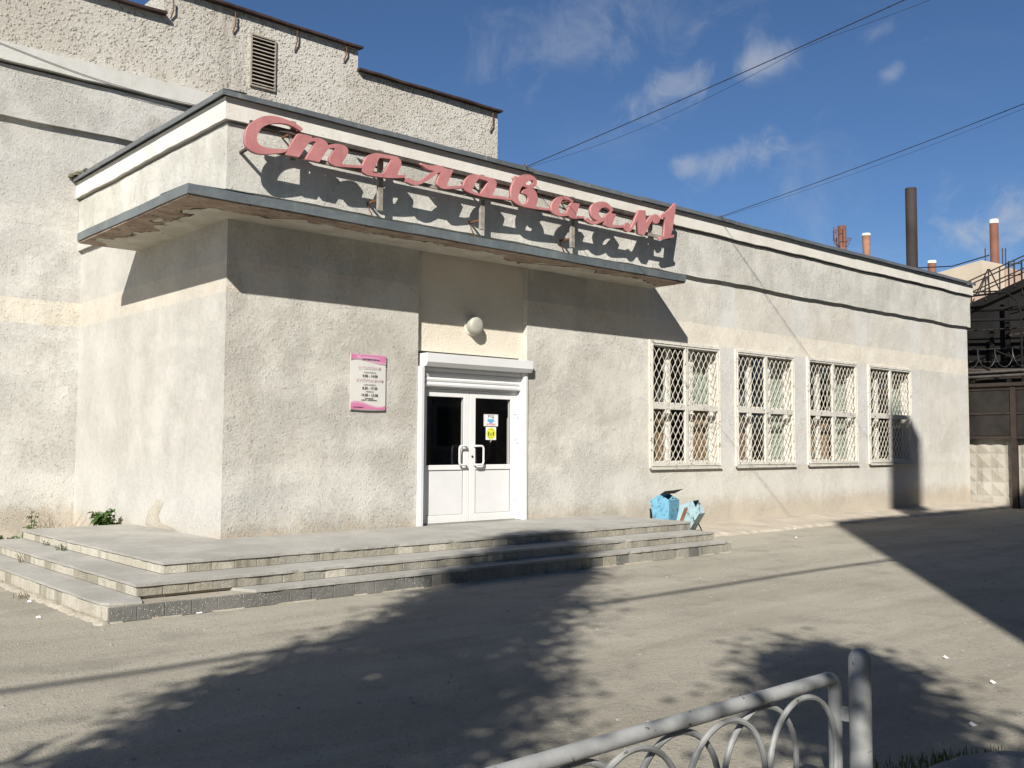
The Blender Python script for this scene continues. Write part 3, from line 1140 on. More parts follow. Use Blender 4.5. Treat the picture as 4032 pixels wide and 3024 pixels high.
# ---- barred windows
def wavy_curtain(x0, x1, z0, z1, y, waves, amp, mat, parent, name='curtain', slope=0.0):
    mb = MB()
    n = max(8, int((x1 - x0) / 0.018))
    rows = 2
    ph = rnd.uniform(0, 6)
    v = []
    for j in range(rows):
        for i in range(n + 1):
            t_ = i / n
            xx = x0 + (x1 - x0) * t_
            zt_ = z1 - slope * (1 - t_)
            v.append((xx, y + amp * math.sin(ph + waves * t_ * 6.283 + 0.5 * math.sin(3 * t_ * 6.28)), z0 + (zt_ - z0) * j / (rows - 1)))
    f = [(j * (n + 1) + i, j * (n + 1) + i + 1, (j + 1) * (n + 1) + i + 1, (j + 1) * (n + 1) + i) for j in range(rows - 1) for i in range(n)]
    mb.add(v, f)
    o = raw(mb, name, mat, parent)
    for p_ in o.data.polygons:
        p_.use_smooth = True
    return o


def make_window(idx):
    X0 = WIN_X[idx]; X1 = X0 + WIN_W
    Z0, Z1 = WIN_Z0, WIN_Z1
    ZM = Z0 + (Z1 - Z0) * 0.485
    w = MB()   # painted angle-steel frame
    b = 0.075
    yo = -0.028
    w.box(X0 - 0.02, X0 + b, yo, 0.03, Z0, Z1 + 0.015)
    w.box(X1 - b, X1 + 0.02, yo, 0.03, Z0, Z1 + 0.015)
    w.box(X0 + b, X1 - b, yo, 0.03, Z1 - b, Z1 + 0.015)
    w.box(X0 + b, X1 - b, yo, 0.03, Z0, Z0 + 0.085)
    win = w.build('window', M_steelwhite, canteen, bevel=0.004)
    lt = MB()   # thin outer lip that throws the dark line round the frame
    lt.box(X0 + 0.028, X1 - 0.028, yo - 0.012, yo - 0.001, Z1 - 0.036, Z1 - 0.028)
    lt.box(X0 + 0.028, X0 + 0.034, yo - 0.012, yo - 0.001, Z0 + 0.04, Z1 - 0.036)
    lt.box(X1 - 0.034, X1 - 0.028, yo - 0.012, yo - 0.001, Z0 + 0.04, Z1 - 0.036)
    lt.box(X0 + 0.028, X1 - 0.028, yo - 0.012, yo - 0.001, Z0 + 0.034, Z0 + 0.04)
    lt.build('frame_lip', M_steelwhite, win)
    XC = (X0 + X1) / 2
    c = MB()
    c.box(XC - 0.042, XC + 0.042, yo + 0.002, 0.028, Z0 + 0.085, Z1 - b)
    c.build('centre_bar', M_steelwhite, win, bevel=0.003)
    for xa, xb in ((X0 + b, XC - 0.042), (XC + 0.042, X1 - b)):
        MB().box(xa, xb, yo + 0.006, 0.026, ZM - 0.05, ZM + 0.05).build('cross_bar', M_steelwhite, win, bevel=0.003)
        # a wire lattice in each field
        for za, zb in ((Z0 + 0.085, ZM - 0.05), (ZM + 0.05, Z1 - b)):
            gm = MB()
            ncol = 12
            pitch = (xb - xa) / ncol
            nh = 4.3
            hh = (zb - za) / nh / 2
            for k in range(ncol + 1):
                cx = xa + pitch * k
                pts = []
                s = 1 if k % 2 else -1
                zz = za
                m = 0
                a_ = pitch * 0.46
                while zz <= zb + 1e-4:
                    sx = s * (1 if m % 2 else -1)
                    pts.append((min(max(cx + sx * a_, xa), xb), 0.0, zz + 0.18 * hh))
                    if zz + 0.62 * hh < zb:
                        pts.append((min(max(cx + sx * a_ * 0.86, xa), xb), 0.0, zz + 0.48 * hh))
                    zz += hh
                    m += 1
                pts = [(p[0] + rnd.uniform(-0.003, 0.003), p[1], min(p[2], zb)) for p in pts]
                pts = [(pts[0][0], 0.0, za)] + pts
                for p, q in zip(pts, pts[1:]):
                    if (Vector(q) - Vector(p)).length > 1e-3:
                        gm.obox(p, q, 0.0065, 0.010, (0, 1, 0))
            gm.build('grille', M_grille, win)
    # wooden window set back in the wall
    yw = 0.175
    f = MB()
    f.box(X0, X0 + 0.06, yw, yw + 0.07, Z0 + 0.05, Z1)
    f.box(X1 - 0.06, X1, yw, yw + 0.07, Z0 + 0.05, Z1)
    f.box(X0 + 0.06, X1 - 0.06, yw, yw + 0.07, Z1 - 0.07, Z1)
    f.box(X0 + 0.06, X1 - 0.06, yw, yw + 0.07, Z0 + 0.05, Z0 + 0.12)
    wood = f.build('wooden_frame', M_wood, win, bevel=0.004)
    m1, m2 = X0 + 0.73, X0 + 1.40
    for mx in (m1, m2):
        MB().box(mx - 0.055, mx + 0.055, yw - 0.01, yw + 0.08, Z0 + 0.12, Z1 - 0.07).build('mullion', M_wood, win, bevel=0.005)
    cols = (X0 + 0.06, m1 - 0.055, m1 + 0.055, m2 - 0.055, m2 + 0.055, X1 - 0.06)
    for k in range(3):
        xa, xb = cols[2 * k], cols[2 * k + 1]
        MB().box(xa, xb, yw, yw + 0.07, ZM - 0.02, ZM + 0.09).build('transom', M_wood, win, bevel=0.004)
        for za, zb in ((Z0 + 0.12, ZM - 0.02), (ZM + 0.09, Z1 - 0.07)):
            raw(MB().quad((xa, yw + 0.03, za), (xb, yw + 0.03, za), (xb, yw + 0.03, zb), (xa, yw + 0.03, zb)), 'glass_pane', M_glass, win)
    sl = MB()
    sl.add([(X0 - 0.02, -0.05, Z0 - 0.012), (X1 + 0.02, -0.05, Z0 - 0.012), (X1 + 0.02, yw + 0.02, Z0 + 0.05), (X0 - 0.02, yw + 0.02, Z0 + 0.05),
            (X0 - 0.02, -0.05, Z0 - 0.03), (X1 + 0.02, -0.05, Z0 - 0.03), (X1 + 0.02, 0.0, Z0 - 0.03), (X0 - 0.02, 0.0, Z0 - 0.03)],
           [(0, 1, 2, 3), (0, 4, 5, 1), (4, 7, 6, 5)])
    o = raw(sl, 'sill', M_steelwhite, win)
    # curtains
    yc = yw + 0.16
    third = WIN_W / 3
    lower = [('b', 'g', 'b'), ('b', 'g', 's'), ('b', 'b', 's'), ('b', 'g', 's')][idx]
    mats = {'b': M_browncloth, 's': M_sheer, 'g': M_greycloth}
    for k, code in enumerate(lower):
        wavy_curtain(X0 + third * k + 0.04, X0 + third * (k + 1) + 0.06, Z0 + 0.02, ZM + 0.02, yc + (0.0 if code != 'g' else 0.35), 5, 0.02, mats[code], win)
    wavy_curtain(X0 + third * 2.0, X1 + 0.1, ZM + 0.02, Z1, yc, 6, 0.022, M_sheer, win)
    wavy_curtain(X0 + 0.02, X0 + third * 0.9, ZM + 0.02, Z1 - 0.55, yc + 0.25, 6, 0.02, M_greycloth, win)
    wavy_curtain(X0 + third, X0 + third * 2, ZM + 0.02, Z1 - 0.62, yc + 0.3, 6, 0.02, M_greycloth, win)
    return win


wins = [make_window(i) for i in range(4)]
wl = ['barred window nearest the blue bins, brown curtains in both lower outer panes', 'second barred window from the entrance door', 'third barred window from the entrance door', 'barred window farthest from the entrance door']
for o, s in zip(wins, wl):
    tag(o, s)
# rain strip of moss on the old flashing at the wing
mo = MB()
for k in range(26):
    cx, cy = -FO + rnd.uniform(-0.01, 0.14), YW - rnd.uniform(0.0, 0.55) ** 1.3 * 1.4
    r_ = rnd.uniform(0.02, 0.06) * (1.4 if cy > YW - 0.25 else 1)
    mo.lathe([(r_, 0), (r_ * 0.9, r_ * 0.5), (r_ * 0.3, r_ * 0.9)], (cx, cy, 5.97), 'Z', 6)
mo.build('moss', M_moss, canteen)['kind'] = 'stuff'

# ------------------------------------------------------------------ taller wing with attic storey
wing = thing('tall_wing_building', (-4, YW, 0), 'taller rendered building behind the canteen with rough attic storey and rusty roof edge', 'building')
w = MB()
w.box(-14, 0.0, YW, 14.6, -0.3, 6.80)
w.box(0.0, 9.15, YW, 14.6, 5.0, 6.80)
w.build('wing_wall', M_wing, wing)


def wing_strip(name, mat, z0, z1, o, x1=3.0):
    mb = MB()
    n = 60
    v, j1 = [], 0.0
    low, high, ib = [], [], []
    for i in range(n + 1):
        xx = -14 + (x1 + 14) * i / n
        j1 = 0.7 * j1 + rnd.uniform(-0.012, 0.012)
        low.append((xx, YW - o, z0 + j1)); high.append((xx, YW - o, z1)); ib.append((xx, YW + 0.05, z0 + j1 + 0.01))
    m = n + 1
    top = [(p[0], YW + 0.25, z1 + 0.05) for p in high]
    mb.add(low + high + ib + top, [(i, i + 1, m + i + 1, m + i) for i in range(n)] + [(i, 2 * m + i, 2 * m + i + 1, i + 1) for i in range(n)]
           + [(m + i, m + i + 1, 3 * m + i + 1, 3 * m + i) for i in range(n)])
    return raw(mb, name, mat, wing)


M_wingband = m_whiteband('wing_band', (0.50, 0.49, 0.45), (0.57, 0.56, 0.525))
wing_strip('frieze', M_wing, 6.78, 7.60, 0.08)
wing_strip('cornice', M_wingband, 7.64, 7.93, 0.17)
aw = MB()
aw.box(-14, 1.31, YW + 0.10, 14.5, 6.80, 9.22)
aw.box(1.31, 5.40, YW + 0.101, 14.5, 6.80, 9.74)
aw.box(5.40, 9.23, YW + 0.102, 14.5, 6.80, 9.28)
attic = aw.build('attic_wall', M_tower, wing)
for a, b, z in ((-14, 1.33, 9.23), (1.22, 5.46, 9.75), (5.38, 9.29, 9.29)):
    e = MB()
    n = max(3, int((b - a) / 0.5))
    up_, lo_ = [], []
    for i in range(n + 1):
        xx = a + (b - a) * i / n
        up_.append((xx, YW - 0.02 + rnd.uniform(-0.012, 0.012), z + 0.035 + rnd.uniform(-0.012, 0.012)))
    for p in up_:
        lo_.append((p[0], p[1], p[2] - 0.045))
    bk = [(p[0], YW + 0.9, z + 0.10) for p in up_]
    bl = [(p[0], YW + 0.10, z - 0.004) for p in up_]
    m = n + 1
    e.add(up_ + lo_ + bk + bl, [(i, i + 1, m + i + 1, m + i) for i in range(n)] + [(i, 2 * m + i, 2 * m + i + 1, i + 1) for i in range(n)] + [(m + i, m + i + 1, 3 * m + i + 1, 3 * m + i) for i in range(n)]
          + [(0, m, 3 * m, 2 * m), (n, 2 * m + n, 3 * m + n, m + n)])
    raw(e, 'roof_edge', M_roofdark, wing)
# iron hooks that hold the eaves, and the drip stubs
for px, py, py2 in ((680, 10, 72), (925, 60, 128), (1168, 118, 200), (1362, 175, 242), (1938, 455, 520)):
    a = onY(px, py, YW + 0.06); b_ = onY(px - 8, py2, YW + 0.075)
    MB().tube([(a[0], a[1] - 0.03, a[2] + 0.05), (a[0] + 0.01, a[1] - 0.02, (a[2] + b_[2]) / 2), (b_[0], b_[1], b_[2])], 0.014, 6).build('eaves_hook', M_rust, wing)
# louvred vent
vx0, vx1, vz0, vz1 = 3.02, 3.49, 8.40, 9.36
vent = MB()
yv = YW + 0.06
vent.box(vx0 - 0.03, vx0, yv, yv + 0.06, vz0 - 0.03, vz1 + 0.03)
vent.box(vx1, vx1 + 0.03, yv, yv + 0.06, vz0 - 0.03, vz1 + 0.03)
vent.box(vx0, vx1, yv, yv + 0.06, vz1, vz1 + 0.03)
vent.box(vx0, vx1, yv, yv + 0.06, vz0 - 0.03, vz0)
M_louvre = plain('louvre_metal', (0.33, 0.29, 0.24), 0.7, 0.2, var=0.2)
vo = vent.build('vent_grille', M_louvre, wing)
MB().box(vx0, vx1, yv + 0.034, yv + 0.039, vz0, vz1).build('vent_back', M_gasket, vo)
for k in range(13):
    z = vz0 + (k + 0.5) * (vz1 - vz0) / 13
    MB().obox((vx0, yv + 0.008, z), (vx1, yv + 0.008, z), 0.045, 0.006, (0, -0.7, 0.7)).build('louvre', M_louvre, vo)

# ------------------------------------------------------------------ entrance steps
steps = thing('entrance_steps', (2, -1.5, 0), 'three wide concrete steps faced with speckled terrazzo tiles up to the door', 'steps')
XR, YB = 6.86, 2.93
lev = [(-2.262, -2.615, 0.0, 0.166), (-1.915, -2.345, 0.166, 0.286), (-1.47, -1.86, 0.286, ZP)]
SC = 0.028      # screed thickness
for k, (sx, sy, za, zb) in enumerate(lev):
    xr = XR - 0.05 * k + (0.10 if k == 2 else 0)
    core = MB()
    rg = [(sx + 0.025, sy + 0.025), (xr, sy + 0.025), (xr, 0.0), (0.0, 0.0), (0.0, YB), (sx + 0.025, YB)]
    core.add([(p[0], p[1], za - (0.1 if k == 0 else 0.02)) for p in rg] + [(p[0], p[1], zb - SC) for p in rg],
             [(6, 7, 8, 9), (6, 9, 10, 11)] + [(i, (i + 1) % 6, 6 + (i + 1) % 6, 6 + i) for i in range(6)])
    core.build('step_core', M_core, steps)
    # screed laid over the tiles, with a worn front edge
    edge = []
    n = 70
    xs0 = sx - 0.012
    if k == 0:
        edge += [(-0.98, sy + 0.30), (-0.90, sy + 0.10), (-0.86, sy - 0.006)]
        xs_ = -0.80
    else:
        edge += [(xs0, sy - 0.01)]
        xs_ = xs0 + 0.06
    nn = int((xr - xs_) / 0.09)
    for i in range(nn + 1):
        edge.append((xs_ + (xr - xs_) * i / nn, sy - 0.012 + rnd.uniform(-0.006, 0.005) + (0.012 if rnd.random() < 0.06 else 0)))
    # inner line against the next riser
    if k < 2:
        nx, ny = lev[k + 1][0], lev[k + 1][1]
        inner = [(xr, ny + 0.03), (nx + 0.03 if k else -0.98, ny + 0.03)]
    else:
        inner = [(xr, 0.0), (0.0, 0.0)]
    scr = MB()
    lp = edge + inner
    if k:
        lp_front = lp
    m = len(lp)
    bm = bmesh.new()
    top = [bm.verts.new((p[0], p[1], zb + rnd.uniform(-0.003, 0.002) if i < len(edge) else zb)) for i, p in enumerate(lp)]
    ft = bm.faces.new(top)
    ret = bmesh.ops.extrude_face_region(bm, geom=[ft])
    for v in [q for q in ret['geom'] if isinstance(q, bmesh.types.BMVert)]:
        v.co.z = zb - SC
    bmesh.ops.recalc_face_normals(bm, faces=bm.faces)
    me = bpy.data.meshes.new('tread')
    bm.to_mesh(me)
    bm.free()
    obj('tread', me, M_tread, steps)
    # the same on the left flight
    bm = bmesh.new()
    ys0 = sy - 0.012 if k else sy + 0.20
    nn = 38
    edge = [(sx - 0.012 + rnd.uniform(-0.006, 0.006), ys0 + (YB - ys0) * i / nn) for i in range(nn + 1)]
    if k == 0:
        edge = [(-1.95, sy + 0.04), (-2.22, sy + 0.10)] + edge
        inner = [(lev[1][0] + 0.03, YB), (lev[1][0] + 0.03, lev[1][1] - 0.0)]
    elif k == 1:
        inner = [(lev[2][0] + 0.03, YB), (lev[2][0] + 0.03, lev[2][1] + 0.03), (lev[2][0] + 0.03, sy - 0.01)]
    else:
        inner = [(0.0, YB), (0.0, 0.0), (0.0, sy - 0.01)]
    top = [bm.verts.new((p[0], p[1], zb - 0.0015 + rnd.uniform(-0.003, 0.0))) for p in edge + inner]
    ft = bm.faces.new(top)
    ret = bmesh.ops.extrude_face_region(bm, geom=[ft])
    for v in [q for q in ret['geom'] if isinstance(q, bmesh.types.BMVert)]:
        v.co.z = zb - SC + 0.002
    bmesh.ops.triangulate(bm, faces=[f for f in bm.faces if len(f.verts) > 4])
    bmesh.ops.recalc_face_normals(bm, faces=bm.faces)
    me = bpy.data.meshes.new('tread')
    bm.to_mesh(me)
    bm.free()
    obj('tread', me, M_tread, steps)

# terrazzo tiles on the risers, one object each
tile_me = {}


def tile_mesh(h, mi, vert):
    key = (round(h, 3), mi, vert)
    if key not in tile_me:
        W_, D_ = 0.243, 0.026
        mb = MB()
        if not vert:
            mb.box(0, W_, 0, D_, 0, h)
        else:
            mb.box(0, D_, 0, W_, 0, h)
        me = bpy.data.meshes.new('tile')
        bm = bmesh.new()
        vv = [bm.verts.new(p) for p in mb.v]
        for f in mb.f:
            bm.faces.new([vv[i] for i in f])
        bmesh.ops.recalc_face_normals(bm, faces=bm.faces)
        bmesh.ops.bevel(bm, geom=list(bm.edges), offset=0.004, segments=1, affect='EDGES')
        bm.to_mesh(me)
        bm.free()
        me.materials.append(M_tile[mi])
        tile_me[key] = me
    return tile_me[key]


for k, (sx, sy, za, zb) in enumerate(lev):
    h = zb - za - SC - 0.002
    xr = XR - 0.05 * k + (0.10 if k == 2 else 0)
    nt = int((xr - sx) / 0.247)
    for i in range(nt):
        xx = sx + 0.002 + i * (xr - sx) / nt
        if k == 0:
            mi = 2 if i < 13 and rnd.random() < 0.85 else rnd.choice((1, 1, 2, 0))
        else:
            mi = rnd.choice((0, 0, 0, 1, 1, 1, 3) if xx < 3.2 else (0, 1, 0, 0, 1))
        o = obj('tile', tile_mesh(h, mi, False), None, steps)
        o.location = (xx, sy + rnd.uniform(-0.003, 0.003), za + 0.001)
        s = (xr - sx) / nt / 0.247
        o.scale = (s, 1, 1)
        o.rotation_euler = (rnd.uniform(-0.01, 0.01), 0, rnd.uniform(-0.008, 0.008))
    nt = int((YB - sy) / 0.247)
    for i in range(nt):
        yy = sy + 0.03 + i * 0.2475
        mi = 3 if rnd.random() < 0.75 else 0
        o = obj('tile', tile_mesh(h, mi, True), None, steps)
        o.location = (sx + rnd.uniform(-0.003, 0.003), yy, za + 0.001)
        o.rotation_euler = (0, rnd.uniform(-0.01, 0.01), rnd.uniform(-0.006, 0.006))
# broken mortar fillet at the foot of the left flight
mf = MB()
for i in range(46):
    yy = -2.6 + i * 0.075
    r_ = rnd.uniform(0.03, 0.09)
    mf.lathe([(r_, 0), (r_ * 0.8, 0.02), (r_ * 0.4, 0.035)], (-2.285 - rnd.uniform(0, 0.05), yy, -0.005), 'Z', 7)
xx = -2.25
while xx < 6.8:
    w_ = rnd.uniform(0.08, 0.5)
    d_ = rnd.uniform(0.008, 0.03)
    mf.add([(xx, -2.612, -0.004), (xx + w_, -2.612, -0.004), (xx + w_ * 0.9, -2.616 - d_, -0.003), (xx + w_ * 0.4, -2.616 - d_ * 1.3, -0.003), (xx, -2.614, 0.014), (xx + w_, -2.614, 0.012)],
           [(0, 3, 4), (4, 3, 2, 5), (5, 2, 1)])
    xx += w_ + (rnd.uniform(0.05, 0.6) if rnd.random() < 0.5 else 0.0)
mf.build('mortar_fillet', M_core, steps)['kind'] = 'stuff'

# concrete apron along the wall
ap = MB()
n = 90
inn_, out_, bot = [], [], []
for i in range(n + 1):
    xx = 6.8 + (XE + 0.25 - 6.8) * i / n
    inn_.append((xx, 0.02, 0.125))
    out_.append((xx, -0.93 + 0.05 * math.sin(xx * 1.7) + rnd.uniform(-0.035, 0.035), 0.05 + rnd.uniform(-0.01, 0.012)))
    bot.append((xx, out_[-1][1] - 0.06 - rnd.uniform(0, 0.05), -0.01))
m = n + 1
ap.add(inn_ + out_ + bot, [(i, i + 1, m + i + 1, m + i) for i in range(n)] + [(m + i, m + i + 1, 2 * m + i + 1, 2 * m + i) for i in range(n)] + [(0, m, 2 * m)])
tag(raw(ap, 'concrete_apron', M_apron, None), 'worn concrete apron along the foot of the canteen wall', kind='structure')

# plaster fallen off the foot of the side wall
M_bare = m_concrete('bare_plaster', (0.37, 0.335, 0.275), (0.47, 0.435, 0.37), False, 0.02)
pp = [onX(a * 0.633, 1900 + b * 0.633, 0.0) for a, b in ((905, 262), (912, 215), (925, 168), (955, 138), (972, 104), (1003, 100), (1018, 125), (1000, 165), (986, 205), (1000, 252), (1050, 272), (1112, 302), (1060, 302), (985, 287), (940, 276))]
bm = bmesh.new()
fc = bm.faces.new([bm.verts.new((-0.004, p[1], max(p[2], 0.412))) for p in pp])
ret = bmesh.ops.extrude_face_region(bm, geom=[fc])
for v in [q for q in ret['geom'] if isinstance(q, bmesh.types.BMVert)]:
    v.co.x = -0.0055
bmesh.ops.triangulate(bm, faces=[f for f in bm.faces if len(f.verts) > 4])
me = bpy.data.meshes.new('bare_plaster')
bm.to_mesh(me)
bm.free()
obj('bare_plaster', me, M_bare, canteen)

# ------------------------------------------------------------------ canteen sign
SY = -0.42            # front of the letters
K = 460.0 / 2212.0
ORG = {'A': (940, 440), 'B': (1380, 560), 'C': (1780, 640), 'D': (2220, 720)}


def L(ch, pts):
    ox, oy = ORG[ch]
    return [(ox + a * K, oy + b * K) for a, b in pts]


letters = [
    ('С', [L('A', [(1185, 372), (1222, 325), (1110, 238), (960, 165), (800, 105), (650, 72), (520, 72), (400, 105), (290, 165), (190, 260), (145, 350), (125, 470), (128, 570), (150, 660), (210, 720), (290, 770), (400, 800), (540, 805), (700, 790), (890, 770), (940, 712), (800, 705), (650, 697), (520, 680), (420, 645), (370, 600), (345, 540), (350, 460), (385, 370), (440, 300), (520, 255), (620, 225), (730, 215), (850, 220), (960, 245), (1060, 290)])]),
    ('т', [L('A', [(885, 805), (1110, 425), (1145, 402), (1385, 465), (1378, 500), (1440, 488), (1520, 493), (1610, 530), (1670, 578), (1697, 630), (1790, 608), (1900, 605), (2000, 635), (2065, 690), (2080, 750), (2050, 830), (1985, 930), (1955, 975), (1990, 995)]) + L('B', [(232, 440), (222, 490)]) + L('A', [(1900, 1040), (1800, 1020), (1740, 970), (1720, 900), (1735, 830), (1830, 715), (1820, 690), (1770, 683), (1715, 690), (1650, 760), (1525, 955), (1265, 890), (1290, 860), (1465, 575), (1450, 560), (1400, 556), (1340, 580), (1295, 625), (1145, 862)])]),
    ('о', [L('B', [(440, 205), (520, 205), (870, 265), (930, 305), (965, 360), (965, 440), (893, 600), (893, 618), (1050, 618), (1030, 672), (800, 680), (600, 665), (350, 630), (280, 600), (235, 550), (220, 490), (250, 400), (300, 290), (360, 235)]),
           L('B', [(560, 290), (740, 310), (765, 325), (765, 360), (730, 420), (640, 590), (600, 600), (430, 575), (425, 560), (530, 330)])]),
    ('л', [L('B', [(1335, 390), (1375, 405), (1430, 425), (1510, 440), (1660, 430), (1740, 460), (1820, 505), (1950, 518), (1900, 640), (1840, 770), (1830, 830), (2140, 822), (2140, 870), (1920, 885), (1750, 885), (1680, 840), (1640, 790), (1650, 720), (1710, 572), (1660, 580), (1560, 660), (1420, 750), (1320, 800), (1220, 816), (1150, 795), (1035, 735), (1062, 680), (1130, 680), (1200, 718), (1285, 742), (1360, 715), (1470, 620), (1585, 545), (1520, 528), (1440, 500), (1380, 450)])]),
    ('о', [L('C', [(370, 222), (450, 218), (560, 245), (780, 300), (830, 340), (850, 400), (840, 450), (772, 615), (1095, 660), (1130, 715), (900, 690), (640, 660), (420, 605), (280, 550), (230, 510), (215, 450), (240, 360), (290, 280)]),
           L('C', [(510, 300), (680, 350), (690, 370), (560, 575), (530, 590), (430, 560), (385, 525), (390, 490), (470, 350)])]),
    ('в', [L('C', [(1165, 290), (1215, 250), (1240, 285), (1320, 235), (1400, 222), (1480, 230), (1560, 270), (1605, 330), (1610, 400), (1580, 450), (1520, 490), (1560, 510), (1600, 570), (1630, 680), (1620, 760), (1580, 830), (1855, 870), (1885, 912), (1600, 880), (1400, 850), (1250, 800), (1170, 740), (1130, 680), (1118, 600), (1125, 480), (1160, 380), (1195, 322)]),
           L('C', [(1390, 400), (1430, 360), (1490, 330), (1535, 340), (1550, 370), (1520, 410), (1470, 430), (1410, 420)]),
           L('C', [(1310, 480), (1330, 445), (1370, 455), (1430, 480), (1360, 520), (1320, 575), (1350, 590), (1400, 600), (1440, 640), (1450, 690), (1430, 750), (1390, 790), (1340, 795), (1290, 760), (1260, 700), (1250, 640), (1280, 550)])]),
    ('а', [L('D', [(-146, 295), (-70, 252), (10, 245), (100, 275), (185, 345), (168, 372), (305, 398), (245, 580), (232, 632), (392, 630), (388, 668), (180, 680), (110, 645), (96, 618), (-36, 635), (-136, 615), (-216, 565), (-238, 485), (-228, 415), (-196, 355)]),
           L('D', [(-16, 315), (64, 312), (130, 345), (148, 365), (110, 440), (60, 560), (30, 580), (-46, 585), (-90, 530), (-96, 470), (-70, 390)])]),
    ('я', [L('D', [(397, 690), (420, 665), (465, 660), (490, 690), (540, 715), (600, 725), (640, 715), (580, 690), (540, 640), (515, 560), (512, 480), (540, 420), (600, 375), (690, 350), (770, 355), (840, 385), (890, 440), (940, 510), (925, 535), (905, 545), (912, 578), (995, 590), (940, 720), (915, 795), (1140, 808), (1135, 850), (860, 845), (790, 815), (755, 780), (770, 715), (700, 750), (620, 785), (540, 785), (470, 755), (410, 712)]),
           L('D', [(700, 490), (750, 462), (810, 465), (870, 500), (893, 545), (840, 580), (820, 600), (790, 650), (740, 665), (690, 640), (660, 590), (670, 540)])]),
    ('№', [L('D', [(1142, 840), (1150, 790), (1190, 755), (1230, 755), (1255, 795), (1262, 870), (1300, 800), (1410, 545), (1435, 512), (1550, 525), (1555, 770), (1600, 690), (1660, 620), (1710, 592), (1770, 597), (1815, 640), (1825, 690), (1810, 740), (1770, 775), (1720, 770), (1698, 730), (1690, 690), (1640, 770), (1560, 920), (1520, 995), (1418, 965), (1398, 705), (1320, 850), (1270, 910), (1230, 930), (1180, 915), (1150, 880)])]),
    ('1', [L('D', [(1832, 625), (1920, 565), (2010, 495), (2110, 378), (2128, 388), (2110, 560), (2050, 930), (2025, 990), (2090, 980), (2085, 1030), (1900, 1065), (1812, 1075), (1832, 1022), (1900, 1000), (1925, 650), (1880, 668), (1838, 690)])]),
]


def smooth_poly(pts, keep=52):
    """one round of corner cutting that leaves sharp corners alone"""
    out = []
    n = len(pts)
    for i in range(n):
        a, b, c = np.array(pts[i - 1]), np.array(pts[i]), np.array(pts[(i + 1) % n])
        u, v = b - a, c - b
        ang = math.degrees(math.acos(max(-1, min(1, float(np.dot(u, v) / (np.linalg.norm(u) * np.linalg.norm(v) + 1e-9))))))
        if ang > keep:
            out.append(tuple(b))
        else:
            out.append(tuple(b * 0.75 + a * 0.25))
            out.append(tuple(b * 0.75 + c * 0.25))
    return out


def extrude_xz(name, loops, yf, depth, mat, parent, bevel=0.0):
    """flat shape with holes in the xz plane, extruded along y"""
    cu = bpy.data.curves.new(name, 'CURVE')
    cu.dimensions = '2D'
    cu.fill_mode = 'BOTH'
    for lp in loops:
        sp = cu.splines.new('POLY')
        sp.points.add(len(lp) - 1)
        for q, (a, b) in zip(sp.points, lp):
            q.co = (a, b, 0, 1)
        sp.use_cyclic_u = True
    cu.extrude = depth / 2
    tmp = bpy.data.objects.new(name, cu)
    scene.collection.objects.link(tmp)
    dg = bpy.context.evaluated_depsgraph_get()
    me = bpy.data.meshes.new_from_object(tmp.evaluated_get(dg))
    bpy.data.objects.remove(tmp)
    bpy.data.curves.remove(cu)
    me.transform(Matrix(((1, 0, 0, 0), (0, 0, 1, yf + depth / 2), (0, 1, 0, 0), (0, 0, 0, 1))))
    bm = bmesh.new()
    bm.from_mesh(me)
    bmesh.ops.remove_doubles(bm, verts=bm.verts, dist=1e-5)
    bmesh.ops.recalc_face_normals(bm, faces=bm.faces)
    bm.to_mesh(me)
    bm.free()
    me.name = name
    me.materials.clear()
    return obj(name, me, mat, parent, bevel=bevel)


sign = thing('canteen_sign', (4.2, SY, 4.55), 'pink three-dimensional script lettering on a timber frame above the canopy', 'sign')
for ch, loops in letters:
    lw = []
    for lp in loops:
        lp = smooth_poly(lp)
        w_ = [onY(a, b, SY) for a, b in lp]
        lw.append([(p[0], p[2]) for p in w_])
    o = extrude_xz('letter', lw, SY, 0.055, M_letter, sign)
    tag(o, 'pink script letter ' + ch + ' of the sign')
YB1 = SY + 0.058
zu = onY(1085, 505, YB1)[2]
zl = onY(1283, 640, YB1)[2]
xl, xr_ = onY(985, 560, YB1)[0], onY(2640, 905, YB1)[0]
MB().box(xl, xr_, YB1, YB1 + 0.035, zu - 0.026, zu + 0.03).build('frame_rail', M_timber_dark, sign)
MB().box(xl - 0.02, xr_, YB1, YB1 + 0.035, zl - 0.026, zl + 0.026).build('frame_rail', M_timber, sign)
for px, pz in ((1152, None), (1500, 830), (1902, 905), (2257, 975), (2563, None)):
    xx = onY(px, 700, YB1 + 0.036)[0]
    zb = onY(px, pz, YB1 + 0.05)[2] if pz else zl - 0.05
    MB().box(xx - 0.038, xx + 0.038, YB1 + 0.036, YB1 + 0.08, zb, zu + 0.16 if px == 1152 else zu + 0.06).build('frame_post', M_timber, sign)
    MB().obox((xx - 0.02, YB1 + 0.09, zu), (xx - 0.02, -0.02, zu), 0.02, 0.02).build('wall_bracket', M_rust, sign)
    if pz:
        MB().obox((xx - 0.035, YB1 + 0.08, zb + 0.14), (xx - 0.035, -0.02, zb + 0.14), 0.028, 0.028).build('wall_bracket', M_rust, sign)
        MB().obox((xx - 0.06, -0.05, zb + 0.16), (xx + 0.05, -0.10, zb - 0.09), 0.03, 0.012).build('brace', M_rust, sign)
        MB().obox((xx - 0.24, -0.03, zu - 0.02), (xx + 0.0, YB1 + 0.07, zl + 0.1), 0.03, 0.02).build('brace', M_timber_dark, sign)
MB().obox((xl + 0.02, YB1 + 0.02, zl), (xl + 0.02, -0.01, zl - 0.02), 0.04, 0.03).build('wall_bracket', M_timber_dark, sign)

